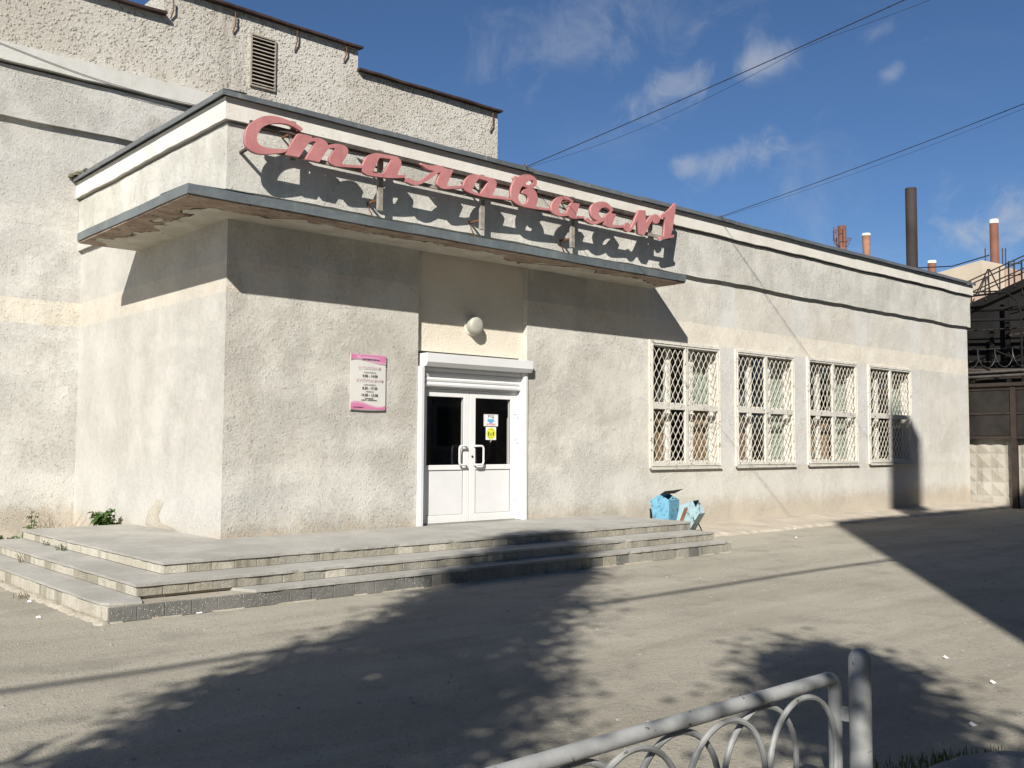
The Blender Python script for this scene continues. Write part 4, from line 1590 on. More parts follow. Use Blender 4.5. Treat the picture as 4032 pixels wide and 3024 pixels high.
# ------------------------------------------------------------------ text helper
def text(body, x, z, size, y, mat, parent, align='CENTER', bold=0.0, width=None, name='text', depth=0.0006):
    cu = bpy.data.curves.new('text', 'FONT')
    cu.body = body
    cu.size = size
    cu.align_x = align
    cu.align_y = 'CENTER'
    cu.offset = bold
    cu.resolution_u = 3
    tmp = bpy.data.objects.new('text', cu)
    scene.collection.objects.link(tmp)
    dg = bpy.context.evaluated_depsgraph_get()
    me = bpy.data.meshes.new_from_object(tmp.evaluated_get(dg))
    bpy.data.objects.remove(tmp)
    bpy.data.curves.remove(cu)
    if len(me.vertices) == 0:
        return None
    xs_ = [v.co.x for v in me.vertices]
    wd = max(xs_) - min(xs_)
    s = width / wd if width else 1.0
    me.transform(Matrix(((s, 0, 0, x), (0, 0, 1, y), (0, 1, 0, z), (0, 0, 0, 1))))
    me.name = name
    me.materials.clear()
    return obj(name, me, mat, parent)


# ------------------------------------------------------------------ opening-hours plate
PX0, PX1, PZ0, PZ1 = 1.812, 2.392, 2.047, 2.818
PW, PH = PX1 - PX0, PZ1 - PZ0
plate = thing('opening_hours_plate', (2.1, -0.02, PZ0), 'white and pink opening-hours plate screwed to the wall beside the door', 'plate')
pb = MB()
n = 12
v = []
for j in (0, 1):
    for i in range(n + 1):
        t_ = i / n
        v.append((PX0 + PW * t_, -0.022 - 0.006 * math.sin(t_ * 3.14), PZ0 + PH * j))
pb.add(v, [(i, i + 1, n + 2 + i, n + 1 + i) for i in range(n)])
po = raw(pb, 'panel', M_plate, plate)
sm = po.modifiers.new('t', 'SOLIDIFY'); sm.thickness = 0.006; sm.offset = 0
YP = -0.0335


def plate_shape(fr, mat, dy, name):
    lp = [(PX0 + PW * a, PZ1 - PH * b) for a, b in fr]
    return extrude_xz(name, [lp], YP - dy, 0.0008, mat, plate)


def wave(a0, a1, pts):
    return pts


top2 = [(0.0, 0.0), (1.0, 0.0), (1.0, 0.165)] + [(1 - t_ / 10, 0.165 + 0.02 * math.sin(t_ / 10 * 3.14 * 1.0) - 0.165 * (t_ / 10) ** 1.4 + 0.10 * (t_ / 10) ** 4) for t_ in range(1, 10)] + [(0.0, 0.115)]
top1 = [(0.012, 0.012), (0.988, 0.012), (0.988, 0.135)] + [(1 - t_ / 10, 0.135 - 0.0 * t_ - 0.15 * (t_ / 10) ** 1.0 + 0.11 * (t_ / 10) ** 3 + 0.02 * math.sin(t_ / 10 * 3.1)) for t_ in range(1, 10)] + [(0.012, 0.105)]
bot2 = [(0.012, 0.86), (0.1, 0.842), (0.2, 0.838), (0.3, 0.848), (0.4, 0.866), (0.5, 0.89), (0.6, 0.912), (0.7, 0.925), (0.8, 0.93), (0.9, 0.925), (0.988, 0.90), (0.988, 0.985), (0.012, 0.985)]
bot1 = [(0.012, 0.885), (0.1, 0.874), (0.2, 0.872), (0.3, 0.882), (0.4, 0.900), (0.5, 0.92), (0.6, 0.938), (0.7, 0.948), (0.8, 0.952), (0.9, 0.945), (0.988, 0.928), (0.988, 0.986), (0.012, 0.986)]
plate_shape(top2, M_pink2, 0.0, 'light_wave')
plate_shape(top1, M_pink1, 0.001, 'pink_wave')
plate_shape(bot2, M_pink2, 0.0, 'light_wave')
plate_shape(bot1, M_pink1, 0.001, 'pink_wave')
plate_shape([(0.17, 0.03), (0.28, 0.02), (0.29, 0.085), (0.17, 0.085)], M_pink2, 0.0025, 'logo')
plate_shape([(0.31, 0.035), (0.80, 0.05), (0.80, 0.105), (0.31, 0.075)], M_pink2, 0.0025, 'logo_strip')
for body, fx, fz, size, wdt, mat, bold in (
        ('«ОГНЕУПОРЫ»', 0.56, 0.092, 0.030, 0.285, M_ink, 0.0012), ('СТОЛОВАЯ', 0.52, 0.245, 0.052, 0.365, M_pink3, 0.0008), ('ЧАСЫ РАБОТЫ', 0.535, 0.325, 0.022, 0.195, M_ink2, 0.0008),
        ('9.00 - 14.00', 0.54, 0.388, 0.050, 0.245, M_ink, 0.0012), ('КУЛИНАРИЯ', 0.535, 0.468, 0.056, 0.435, M_pink3, 0.0008), ('ЧАСЫ РАБОТЫ', 0.535, 0.545, 0.022, 0.195, M_ink2, 0.0008),
        ('8.30 - 17.30', 0.535, 0.606, 0.050, 0.245, M_ink, 0.0012), ('ПЕРЕРЫВ', 0.535, 0.668, 0.022, 0.13, M_ink2, 0.0008), ('14.00 - 15.00', 0.53, 0.73, 0.050, 0.268, M_ink, 0.0012),
        ('выходной:', 0.52, 0.787, 0.022, 0.135, M_ink, 0.0010), ('суббота, воскресенье', 0.52, 0.818, 0.022, 0.262, M_ink, 0.0010), ('ул.Гагарина 1', 0.235, 0.950, 0.022, 0.175, M_ink, 0.0008)):
    text(body, PX0 + PW * fx, PZ1 - PH * fz, size, YP - 0.0042, mat, plate, bold=bold, width=wdt)
for fx, fz in ((0.05, 0.045), (0.95, 0.05), (0.05, 0.945), (0.95, 0.95)):
    MB().lathe([(0.007, 0.0), (0.006, 0.003)], (PX0 + PW * fx, YP + 0.002, PZ1 - PH * fz), 'Y', 8).build('screw', M_gasket, plate)

# ------------------------------------------------------------------ notices on the door glass
yn = FY + 0.0225
n1 = thing('entry_notice', (4.48, yn, 1.87), 'white printed entry notice with blue picture, upper of two sheets on the door glass', 'notice')
MB().box(4.335, 4.625, yn, yn + 0.001, 1.865, 2.05).build('sheet', M_paper, n1)
bo = MB()
for a, b, c, d in ((4.343, 4.617, 2.040, 2.043), (4.343, 4.617, 1.872, 1.875), (4.343, 4.346, 1.875, 2.040), (4.614, 4.617, 1.875, 2.040)):
    bo.box(a, b, yn - 0.0008, yn - 0.0002, c, d)
bo.build('border', M_ink2, n1)
text('ВХОД', 4.482, 2.010, 0.052, yn - 0.001, M_ink, n1, bold=0.002, width=0.125)
extrude_xz('mask_picture', [[(4.41, 1.985), (4.45, 1.978), (4.50, 1.978), (4.545, 1.985), (4.54, 1.95), (4.515, 1.918), (4.48, 1.908), (4.445, 1.918), (4.418, 1.95)]], yn - 0.0008, 0.0004, M_maskblue, n1)
text('БЕЗ МАСКИ', 4.482, 1.945, 0.034, yn - 0.0014, M_ink2, n1, width=0.155)
text('ЗАПРЕЩЕН', 4.482, 1.895, 0.036, yn - 0.0014, M_red, n1, bold=0.001, width=0.185)
n2 = thing('distance_notice', (4.482, yn, 1.655), 'square sheet with a yellow disc of figures, lower of two sheets on the door glass', 'notice')
MB().box(4.378, 4.586, yn, yn + 0.001, 1.655, 1.852).build('sheet', M_paper, n2)
disc = [(4.482 + 0.096 * math.cos(a * math.pi / 16), 1.753 + 0.092 * math.sin(a * math.pi / 16)) for a in range(32)]
extrude_xz('disc', [disc], yn - 0.0008, 0.0004, M_yellow, n2)
for dx, s in ((-0.048, 1.0), (0.0, 0.75), (0.048, 1.0)):
    fg = [(4.482 + dx - 0.013 * s, 1.715), (4.482 + dx + 0.013 * s, 1.715), (4.482 + dx + 0.018 * s, 1.715 + 0.05 * s), (4.482 + dx, 1.715 + 0.075 * s), (4.482 + dx - 0.018 * s, 1.715 + 0.05 * s)]
    extrude_xz('figure', [fg], yn - 0.0016, 0.0004, M_olive, n2)
text('СОБЛЮДАЙТЕ', 4.482, 1.812, 0.020, yn - 0.0016, M_olive, n2, width=0.10)
text('ДИСТАНЦИЮ', 4.482, 1.695, 0.020, yn - 0.0016, M_olive, n2, width=0.10)

# ------------------------------------------------------------------ wall lamp
lc = onY(1868, 1282, 0.03)
lamp = thing('wall_lamp', (lc[0], 0.1, lc[2] - 0.13), 'round opal glass lamp on the cream wall above the shutter', 'lamp')
MB().lathe([(0.150, 0), (0.150, 0.018), (0.138, 0.03)], (lc[0], 0.1, lc[2]), 'Y', 28).build('base', M_lampbase, lamp, smooth=True)
MB().lathe([(0.130, 0.026), (0.132, 0.06), (0.130, 0.115), (0.122, 0.138), (0.106, 0.150), (0.06, 0.156), (0.01, 0.157)], (lc[0], 0.1, lc[2]), 'Y', 28).build('shade', M_lampglass, lamp, smooth=True)


# ------------------------------------------------------------------ litter bins: folded sheet boxes, house-shaped ends, one slope open
def make_bin(loc, rotz, tilt, body_mat, label, W_=0.34, D_=0.30, H_=0.66, slot=False, lift=0.0, shoulder=0.84):
    t = thing('litter_bin', loc, label, 'bin', 'old steel litter bins beside the steps')
    base = Matrix.Translation(Vector(loc)) @ Matrix.Rotation(rotz, 4, 'Z')
    piv = Matrix.Translation((0, 0, H_ * 0.55 + lift))
    Rm = base @ piv @ Matrix.Rotation(tilt, 4, 'Y') @ Matrix.Translation((0, 0, -H_ * 0.55))

    def put(mb, name, mat, mtx=Rm, parent=t, sol=0.0):
        mb.v = [tuple(mtx @ Vector(p)) for p in mb.v]
        o = raw(mb, name, mat, parent)
        if sol:
            s = o.modifiers.new('t', 'SOLIDIFY'); s.thickness = sol; s.offset = -1
        return o
    b_, sh_, hb = W_ * 0.33, W_ * 0.5, H_ * shoulder
    z0 = 0.02
    prof = [(-b_, z0), (b_, z0), (sh_, hb), (0.0, H_), (-sh_, hb)]
    fr = [(a, -D_ / 2, b) for a, b in prof]
    bk = [(a, D_ / 2, b) for a, b in prof]
    m = MB()
    m.add(fr + bk, [(0, 1, 2, 3, 4), (9, 8, 7, 6, 5), (0, 5, 6, 1), (1, 6, 7, 2), (4, 9, 5, 0), (3, 8, 9, 4)])
    put(m, 'body', body_mat, sol=0.004)
    if not slot:      # torn sheet standing up at the open slope
        fl = MB()
        fl.add([(0.0, D_ / 2, H_), (0.0, -D_ / 2 + 0.02, H_), (0.02, -D_ / 2 + 0.16, H_ + 0.05), (0.05, D_ / 2 + 0.02, H_ + 0.055), (0.20, D_ / 2 + 0.16, H_ + 0.075), (0.10, D_ / 2 + 0.0, H_ + 0.0)], [(0, 1, 2, 3, 5), (3, 4, 5)])
        put(fl, 'flap', M_nearblack, sol=0.003)
    for sx in (-W_ * 0.42, W_ * 0.42):      # stand
        ft = MB()
        ft.box(sx - 0.022, sx + 0.022, -D_ / 2 - 0.09, D_ / 2 + 0.07, 0.0, 0.045)
        put(ft, 'foot', M_pipe if slot else M_steeldark, base)
    for sy in (-D_ / 2 - 0.012, D_ / 2 + 0.012):
        ft = MB()
        ft.obox((-W_ * 0.42, sy, 0.04), (-0.0, sy, H_ * 0.55 + lift), 0.012, 0.03, (0, 1, 0))
        ft.obox((W_ * 0.42, sy, 0.04), (0.0, sy, H_ * 0.55 + lift), 0.012, 0.03, (0, 1, 0))
        if sy > 0:
            put(ft, 'stand', M_steeldark, base)
    if slot:
        s = MB(); s.box(-0.085, -0.025, -D_ / 2 - 0.006, -D_ / 2 - 0.001, 0.16, H_ * 0.72)
        put(s, 'rust_patch', M_rust)
        s = MB(); s.box(-0.012, 0.0, -D_ / 2 - 0.014, -D_ / 2 - 0.001, z0, H_ * 0.9)
        put(s, 'rib', body_mat)
    else:
        s = MB(); s.box(-W_ * 0.46 - 0.02, -W_ * 0.46, -D_ / 2 - 0.02, -D_ / 2 + 0.03, 0.05, H_ * 0.62)
        put(s, 'side_strap', M_steeldark)
    return t


make_bin((7.80, -0.58, 0.10), R(-80), R(-3), M_blue, 'bright blue steel litter bin against the canteen wall by the steps', 0.38, 0.34, 0.63, lift=0.02)
make_bin((7.98, -0.98, 0.07), R(-72), R(22), M_paleblue, 'pale blue tilted litter bin with a rusty patch beside the steps', 0.36, 0.32, 0.58, slot=True, lift=0.03, shoulder=0.72)

# ------------------------------------------------------------------ plants
def leaf_quad(mb, base, direction, length, width, droop=0.3):
    d = Vector(direction).normalized()
    s = d.cross(Vector((0, 0, 1)))
    if s.length < 1e-3:
        s = Vector((1, 0, 0))
    s.normalize()
    b = Vector(base)
    m_ = b + d * (length * 0.5) + Vector((0, 0, length * 0.06))
    tip = b + d * length - Vector((0, 0, droop * length))
    fold = Vector((0, 0, width * 0.18))
    q = [b, m_ + s * (width / 2) + fold, tip, m_ - s * (width / 2) + fold, m_]
    mb.add(q, [(0, 1, 4), (1, 2, 4), (2, 3, 4), (3, 0, 4)])


def bush(loc, h, spread, nl, lsize, label, name='weed_plant', mat=None, stems=7):
    p = thing(name, loc, label, 'plant')
    lo = Vector(loc)
    st, lf = MB(), MB()
    for k in range(stems):
        a = rnd.uniform(0, 6.28)
        lean = rnd.uniform(0.1, 1.0) * spread
        top = lo + Vector((math.cos(a) * lean, math.sin(a) * lean, h * rnd.uniform(0.6, 1.0)))
        mid = (lo + top) / 2 + Vector((0, 0, h * 0.1))
        st.tube([lo, mid, top], [0.008, 0.006, 0.003], 5)
        for i in range(nl // stems):
            t_ = rnd.uniform(0.25, 1.0)
            q = lo.lerp(mid, min(1, t_ * 2)) if t_ < 0.5 else mid.lerp(top, t_ * 2 - 1)
            b = rnd.uniform(0, 6.28)
            leaf_quad(lf, q, (math.cos(b), math.sin(b), rnd.uniform(0.0, 0.5)), lsize * rnd.uniform(0.6, 1.2), lsize * rnd.uniform(0.55, 0.85), rnd.uniform(0.1, 0.6))
    st.build('stem', M_leaf, p)
    raw(lf, 'foliage', mat or M_leaf, p)
    return p


bush((-0.22, 3.30, 0.0), 0.60, 0.17, 230, 0.13, 'leafy green weed with broad leaves at the side wall behind the platform')
bush((-1.15, 3.75, 0.0), 0.36, 0.30, 150, 0.12, 'low green weed patch by the back corner of the steps')
bush((-1.6, 3.6, 0.0), 0.26, 0.26, 120, 0.09, 'creeping green weed along the taller wing beyond the steps')
bush((-0.93, 4.4, 0.0), 0.72, 0.10, 26, 0.09, 'tall thin weed with a few leaves at the foot of the wing wall', stems=2)


def stalks(loc, n, h, spread, label, mat):
    p = thing('dry_weed', loc, label, 'plant')
    mb = MB()
    for k in range(n):
        a = rnd.uniform(0, 6.28)
        l = Vector(loc) + Vector((rnd.uniform(-spread, spread), rnd.uniform(-spread, spread), 0))
        e = l + Vector((math.cos(a) * h * 0.4, math.sin(a) * h * 0.4, h * rnd.uniform(0.5, 1)))
        mb.tube([l, (l + e) / 2 + Vector((0, 0, h * 0.12)), e], [0.004, 0.003, 0.0015], 4)
    raw(mb, 'stalks', mat, p)
    return p


stalks((-0.45, 4.9, 0), 22, 0.50, 0.22, 'dry brown weed stalks in the corner of wing and canteen', M_drygrass)
stalks((-1.93, 1.15, 0.166), 12, 0.14, 0.05, 'dry grass tuft in the joint of the second side step', M_drygrass)
stalks((-1.49, 1.05, 0.286), 14, 0.09, 0.10, 'small green tuft under the top side step', M_grass)
stalks((-1.49, 1.75, 0.286), 8, 0.09, 0.05, 'tiny grass tuft beside the top side step', M_grass)
stalks((-2.42, -0.6, 0.0), 14, 0.07, 0.08, 'dusty weed tuft at the foot of the left step', M_drygrass)
stalks((6.95, -2.0, 0.0), 12, 0.10, 0.06, 'small weed tuft at the right end of the steps', M_grass)

# ------------------------------------------------------------------ railing
RX, RY = -1.665, -9.395
rail = thing('tubular_railing', (RX, RY, 0), 'grey painted tubular lawn railing with interlaced hoops and a round-topped post', 'railing')
MB().lathe([(0.0445, -0.1), (0.0445, 0.725), (0.042, 0.742), (0.035, 0.758), (0.022, 0.770), (0.006, 0.775)], (RX, RY, 0), 'Z', 24).build('post', M_rail, rail, smooth=True, angle=50)
RZ = 0.648
rr = 0.028
cx = RX - 0.03
RYR = RY + 0.095
top = [(-8.5, RYR, RZ), (cx - 0.06, RYR, RZ)]
for k in range(1, 7):
    a = k / 6 * math.pi / 2
    top.append((cx - 0.06 + 0.06 * math.sin(a), RYR, RZ - 0.06 + 0.06 * math.cos(a)))
MB().tube(top + [(cx, RYR, -0.08)], rr, 14).build('top_rail', M_rail, rail, smooth=True, angle=60)
MB().obox((cx, RYR, 0.505), (RX, RY, 0.505), 0.022, 0.055, (0, 0, 1)).build('bracket', M_rail, rail)
MB().tube([(-8.5, RYR, 0.10), (cx, RYR, 0.10)], 0.02, 10).build('lower_rail', M_rail, rail, smooth=True)
hoop_w, step = 0.47, 0.25
i = 0
xx = cx - 0.02 - hoop_w / 2
while xx > -4.6:
    pts = []
    zc = RZ - rr - 0.012 - 0.235
    yo = RYR + (0.013 if i % 2 else -0.013)
    for k in range(0, 21):
        a = math.pi - k / 20 * math.pi
        pts.append((xx + math.cos(a) * hoop_w / 2, yo, zc + math.sin(a) * 0.235))
    pts = [(xx - hoop_w / 2 + 0.012, yo, 0.10)] + pts + [(xx + hoop_w / 2 - 0.012, yo, 0.10)]
    MB().tube(pts, 0.0115, 8).build('hoop', M_rail, rail, smooth=True)
    xx -= step
    i += 1

# lawn strip under the railing
sl = MB()
n = 60
a_, b_, cc = [], [], []
for i in range(n + 1):
    xx = -14 + i * (17.0 / n)
    ye = -9.06 - 0.6 * max(0.0, xx + 0.55)
    a_.append((xx, ye + 0.05 * math.sin(xx * 2.1) + rnd.uniform(-0.05, 0.05), 0.004))
    b_.append((xx, min(-9.6, ye - 0.4), 0.035))
    cc.append((xx, -13.2, 0.05))
m = n + 1
sl.add(a_ + b_ + cc, [(i, i + 1, m + i + 1, m + i) for i in range(n)] + [(m + i, m + i + 1, 2 * m + i + 1, 2 * m + i) for i in range(n)])
tag(raw(sl, 'lawn_soil', M_soil, None), 'bare soil strip of the lawn behind the railing', kind='structure')


def grass(x0, x1, y0, y1, n, hmin, hmax, mat, name, label):
    mb = MB()
    for k in range(n):
        px_, py_ = rnd.uniform(x0, x1), rnd.uniform(y0, y1)
        if px_ > -1.5 and py_ > -9.0 - 0.6 * max(0.0, px_ + 0.55) + rnd.uniform(-0.06, 0.03):
            continue
        a = rnd.uniform(0, 6.28)
        h = rnd.uniform(hmin, hmax)
        w_ = rnd.uniform(0.0025, 0.005)
        le = rnd.uniform(0.1, 0.6) * h
        b = Vector((px_, py_, 0.01))
        s = Vector((-math.sin(a), math.cos(a), 0)) * w_
        mid = b + Vector((math.cos(a) * le * 0.35, math.sin(a) * le * 0.35, h * 0.6))
        tip = b + Vector((math.cos(a) * le, math.sin(a) * le, h))
        mb.add([b - s, b + s, mid + s * 0.7, mid - s * 0.7, tip], [(0, 1, 2, 3), (3, 2, 4)])
    return tag(raw(mb, name, mat, None), label, kind='stuff')


grass(-1.45, 1.6, -10.3, -8.95, 9000, 0.02, 0.07, M_grass, 'grass', 'short dark green grass beside the railing post')
grass(-4.5, -1.7, -9.75, -9.15, 700, 0.06, 0.22, M_grass, 'grass', 'thin grass growing between the railing hoops')
grass(-4.2, -1.6, -9.6, -9.2, 260, 0.10, 0.30, M_drygrass, 'dry_grass', 'sparse dry grass stems between the railing hoops')

# lump of old concrete lying in the grass
bm = bmesh.new()
bmesh.ops.create_icosphere(bm, subdivisions=4, radius=1.0)
for v in bm.verts:
    c = v.co
    k = 1 + 0.10 * math.sin(3 * c.x + 1) + 0.07 * math.sin(4.3 * c.y + 2 * c.z) + 0.04 * math.sin(9 * c.x + 7 * c.y)
    z = max(c.z * k, -0.4)
    v.co = (c.x * k * 0.42, c.y * k * 0.24, min(z * 0.13, 0.098 + 0.01 * math.sin(5 * c.x)))
me = bpy.data.meshes.new('concrete_lump')
bm.to_mesh(me)
bm.free()
st = onZ(3960, 3060, 0.06)
o = obj('concrete_lump', me, M_stone, None, smooth=True, angle=80)
o.location = (st[0], st[1], 0.03)
o.rotation_euler = (0, 0, R(-35))
tag(o, 'grey rounded concrete lump lying in the grass right of the railing post', 'stone')
p0 = onZ(2490, 3010, 0.0)

# ------------------------------------------------------------------ overhead cables
def cable(a, b, sag, r, label, thin=None):
    a, b = Vector(a), Vector(b)
    pts = []
    n = 40
    for i in range(n + 1):
        t_ = i / n
        p = a.lerp(b, t_)
        pts.append(p - Vector((0, 0, sag * 4 * t_ * (1 - t_))))
    if thin is None:
        return tag(MB().tube(pts, r, 6).build('overhead_cable', M_cable, None, smooth=True), label, 'cable', 'overhead cables to the canteen roof')
    t = thing('overhead_cable', a, label, 'cable', 'overhead cables to the canteen roof')
    MB().tube(pts, r, 6).build('main_wire', M_cable, t, smooth=True)
    pts2 = []
    for i in range(n + 1):
        t_ = i / n
        loop = abs(math.sin(t_ * math.pi * thin[1]))
        p = pts[i] - Vector((0, 0, thin[0] * loop + 0.02))
        pts2.append(p)
    MB().tube(pts2, r * 0.45, 5).build('service_wire', M_cable, t, smooth=True)
    for i in range(0, n, 2):
        MB().lathe([(r * 1.35, -0.012), (r * 1.35, 0.012)], pts[i], 'Y', 6).build('clip', M_cable, t)
    return t


cable((4.88, -0.18, 5.96), (5.5, -15.0, 7.95), 0.12, 0.006, 'black overhead cable rising from the canteen roof above the sign', (0.14, 3))
cable((9.98, -0.18, 5.98), (10.75, -15.0, 8.9), 0.22, 0.006, 'black overhead cable rising from the canteen roof beyond the canopy', (0.07, 2))
MB_ = MB().obox((4.88, -0.16, 5.90), (4.88, -0.16, 6.02), 0.02, 0.02).build('cable_hook', M_rust, canteen)
MB_ = MB().obox((9.98, -0.16, 5.90), (9.98, -0.16, 6.02), 0.02, 0.02).build('cable_hook', M_rust, canteen)
c3 = [(-24 + i, -13.0, 9.9 - 0.25 * math.sin(math.pi * i / 40) + 0.04 * math.sin(i * 1.1)) for i in range(41)]
tag(MB().tube(c3, 0.045, 6).build('bundled_cable', M_cable, None), 'thick bundled street cable strung between two concrete poles', 'cable')
for xx, lb in ((-24, 'grey concrete utility pole standing on the lawn beyond the two trees'), (16, 'grey concrete utility pole standing before the apartment block')):
    pl = thing('utility_pole', (xx, -13.0, 0), lb, 'pole', 'concrete poles of the bundled cable')
    MB().tube([(xx, -13.0, -0.2), (xx, -13.0, 10.1)], [0.17, 0.10], 12).build('shaft', M_polecon, pl, smooth=True)
    MB().obox((xx, -13.25, 9.8), (xx, -12.75, 9.8), 0.07, 0.07).build('crossarm', M_rust, pl)
# thin wire slung along the wing cornice
w1, w2 = onY(0, 168, YW - 0.185), onY(800, 420, YW - 0.185)
pts = [Vector(w1).lerp(Vector(w2), i / 16) - Vector((0, 0, 0.10 * math.sin(math.pi * i / 16))) for i in range(17)]
pts = [Vector((-9, YW - 0.185, w1[2] + 0.25))] + pts
tag(MB().tube(pts, 0.005, 5).build('wall_wire', M_cable, None), 'thin wire slung along the cornice of the taller wing', 'wire')

# ------------------------------------------------------------------ yard fence beyond the canteen
XF = 21.42
fence = thing('concrete_fence', (XF, -2.5, 0), 'cast concrete fence with raised diamond blocks behind the brown gate frame', 'fence')
MB().box(XF, XF + 0.14, -7.0, 2.2, 0.0, 1.82).build('panel', M_fencecon, fence)
MB().box(XF - 0.03, XF + 0.17, -7.0, 2.2, 1.82, 1.86).build('coping', M_fencecon, fence)
MB().box(XF - 0.03, XF, -7.0, 2.2, 0.02, 0.26).build('plinth', M_fencecon, fence)
dm = None
S = 0.372
for r_ in range(4):
    for c_ in range(24):
        y0 = 1.45 - c_ * S
        z0 = 0.285 + r_ * S
        if dm is None:
            b = MB()
            q = S / 2 - 0.012
            b.add([(0, -q, -q), (0, q, -q), (0, q, q), (0, -q, q), (-0.035, 0, 0)], [(0, 1, 4), (1, 2, 4), (2, 3, 4), (3, 0, 4)])
            dm = bpy.data.meshes.new('diamond')
            dm.from_pydata(b.v, [], b.f)
            dm.update()
            dm.materials.append(M_fencecon)
        o = obj('diamond', dm, None, fence)
        o.location = (XF - 0.001, y0 - S / 2, z0 + S / 2)
gate = thing('gate_frame', (21.2, -1.08, 0), 'brown steel gate frame with dark sheet panels standing before the concrete fence', 'gate')
XG = 21.25
for yy in (-1.09, -4.3, 1.3):
    MB().box(XG - 0.06, XG + 0.06, yy - 0.07, yy + 0.07, 0.0, 3.18).build('post', M_gatebrown, gate)
for a, b in ((1.23, -1.02), (-1.16, -4.23)):
    for zz, h in ((1.83, 0.06), (2.46, 0.05), (3.12, 0.09)):
        MB().box(XG - 0.035, XG + 0.035, b, a, zz - h / 2, zz + h / 2).build('rail', M_gatebrown, gate)
    for za, zb in ((1.88, 2.43), (2.49, 3.07)):
        MB().box(XG - 0.012, XG - 0.002, b + 0.005, a - 0.005, za, zb).build('sheet', M_steeldark, gate)
MB().box(XG - 0.10, XG + 0.10, -4.4, 1.4, 3.17, 3.26).build('lintel', M_gatebrown, gate)
MB().box(XG - 0.09, XG - 0.062, -1.9, -1.55, 0.75, 1.05).build('lock_box', M_gasket, gate)
for zz, rr_, ll in ((3.47, 0.05, 'lower grey pipe running above the gate frame'), (3.58, 0.04, 'upper grey pipe running above the gate frame')):
    MB_p = MB().tube([(XG + 0.25 - 0.1 * (zz > 3.5), 3.0, zz - 0.04), (XG + 0.25, -8, zz + 0.06)], rr_, 10)
    tag(MB_p.build('pipe', M_pipe, None, smooth=True), ll, 'pipe')
for yy in (0.9, -2.4, -5.0):
    MB().box(XG + 0.16, XG + 0.22, yy - 0.03, yy + 0.03, 3.26, 4.15).build('wire_stake', M_gatebrown, gate)
coil = []
for i in range(420):
    a = i / 420 * 2 * math.pi * 18
    coil.append((XG + 0.2 + 0.24 * math.cos(a), 2.2 - i / 420 * 8.0, 3.93 + 0.24 * math.sin(a)))
tag(MB().tube(coil, 0.009, 4).build('razor_wire', M_wire, None), 'coil of razor wire above the gate frame', 'razor wire')

# ------------------------------------------------------------------ dark plant structure behind the fence
plant = thing('plant_structure', (36, 3, 0), 'black steel plant structure with pipes and an inclined stairway', 'structure')
D1 = 44.0


def PT(px, py, d):
    p = atdist(px, py, d)
    return Vector((p[0], p[1], p[2]))


side = Vector((-ray(3900, 1500)[1], ray(3900, 1500)[0], 0)).normalized()     # across the line of sight
depth = Vector((ray(3900, 1500)[0], ray(3900, 1500)[1], 0)).normalized()
base = PT(3900, 1770, D1 + 3)
pc = Vector((base[0], base[1], 0))
bw = MB()
A0 = pc + side * 7.0
A1 = pc - side * 14.0
def hall_top(px, py):
    """height of the hall's front plane seen at a pixel, and its place along side"""
    d = ray(px, py)
    k_ = (pc - Vector(CAM)).dot(depth) / Vector(d).dot(depth)
    q_ = Vector(CAM) + Vector(d) * k_
    return (q_ - pc).dot(side), q_.z


sa, za_ = hall_top(3815, 1225)
sb, zb_ = hall_top(4032, 1100)
sl_ = (zb_ - za_) / (sb - sa)
zt0 = za_ + sl_ * (7.0 - sa)
zt1 = za_ + sl_ * (-14.0 - sa)
bw.add([tuple(A0), tuple(A1), tuple(A1 + depth * 6), tuple(A0 + depth * 6),
        (A0.x, A0.y, zt0), (A1.x, A1.y, zt1), ((A1 + depth * 6).x, (A1 + depth * 6).y, zt1), ((A0 + depth * 6).x, (A0 + depth * 6).y, zt0)],
       [(0, 1, 2, 3), (4, 7, 6, 5), (0, 4, 5, 1), (1, 5, 6, 2), (2, 6, 7, 3), (3, 7, 4, 0)])
bw.build('dark_hall', M_nearblack, plant)
# inclined gallery: deck, stringers, handrails
ga, gb = PT(3800, 1225, D1 - 2), PT(4110, 1085, D1 - 2)
gd_ = (gb - ga).normalized()
MB().obox(ga - gd_ * 3, gb + gd_ * 4, 0.9, 0.28).build('stair_deck', M_nearblack, plant)
for off in (-0.5, 0.5):
    o1 = depth * off
    for zz in (0.55, 1.02):
        MB().tube([ga - gd_ * 3 + o1 + Vector((0, 0, zz)), gb + gd_ * 4 + o1 + Vector((0, 0, zz))], 0.028, 6).build('handrail', M_gatebrown, plant)
    for k in range(20):
        q = ga - gd_ * 2.5 + gd_ * k * 0.55 + o1
        MB().tube([q, q + Vector((0, 0, 1.02))], 0.022, 5).build('baluster', M_gatebrown, plant)
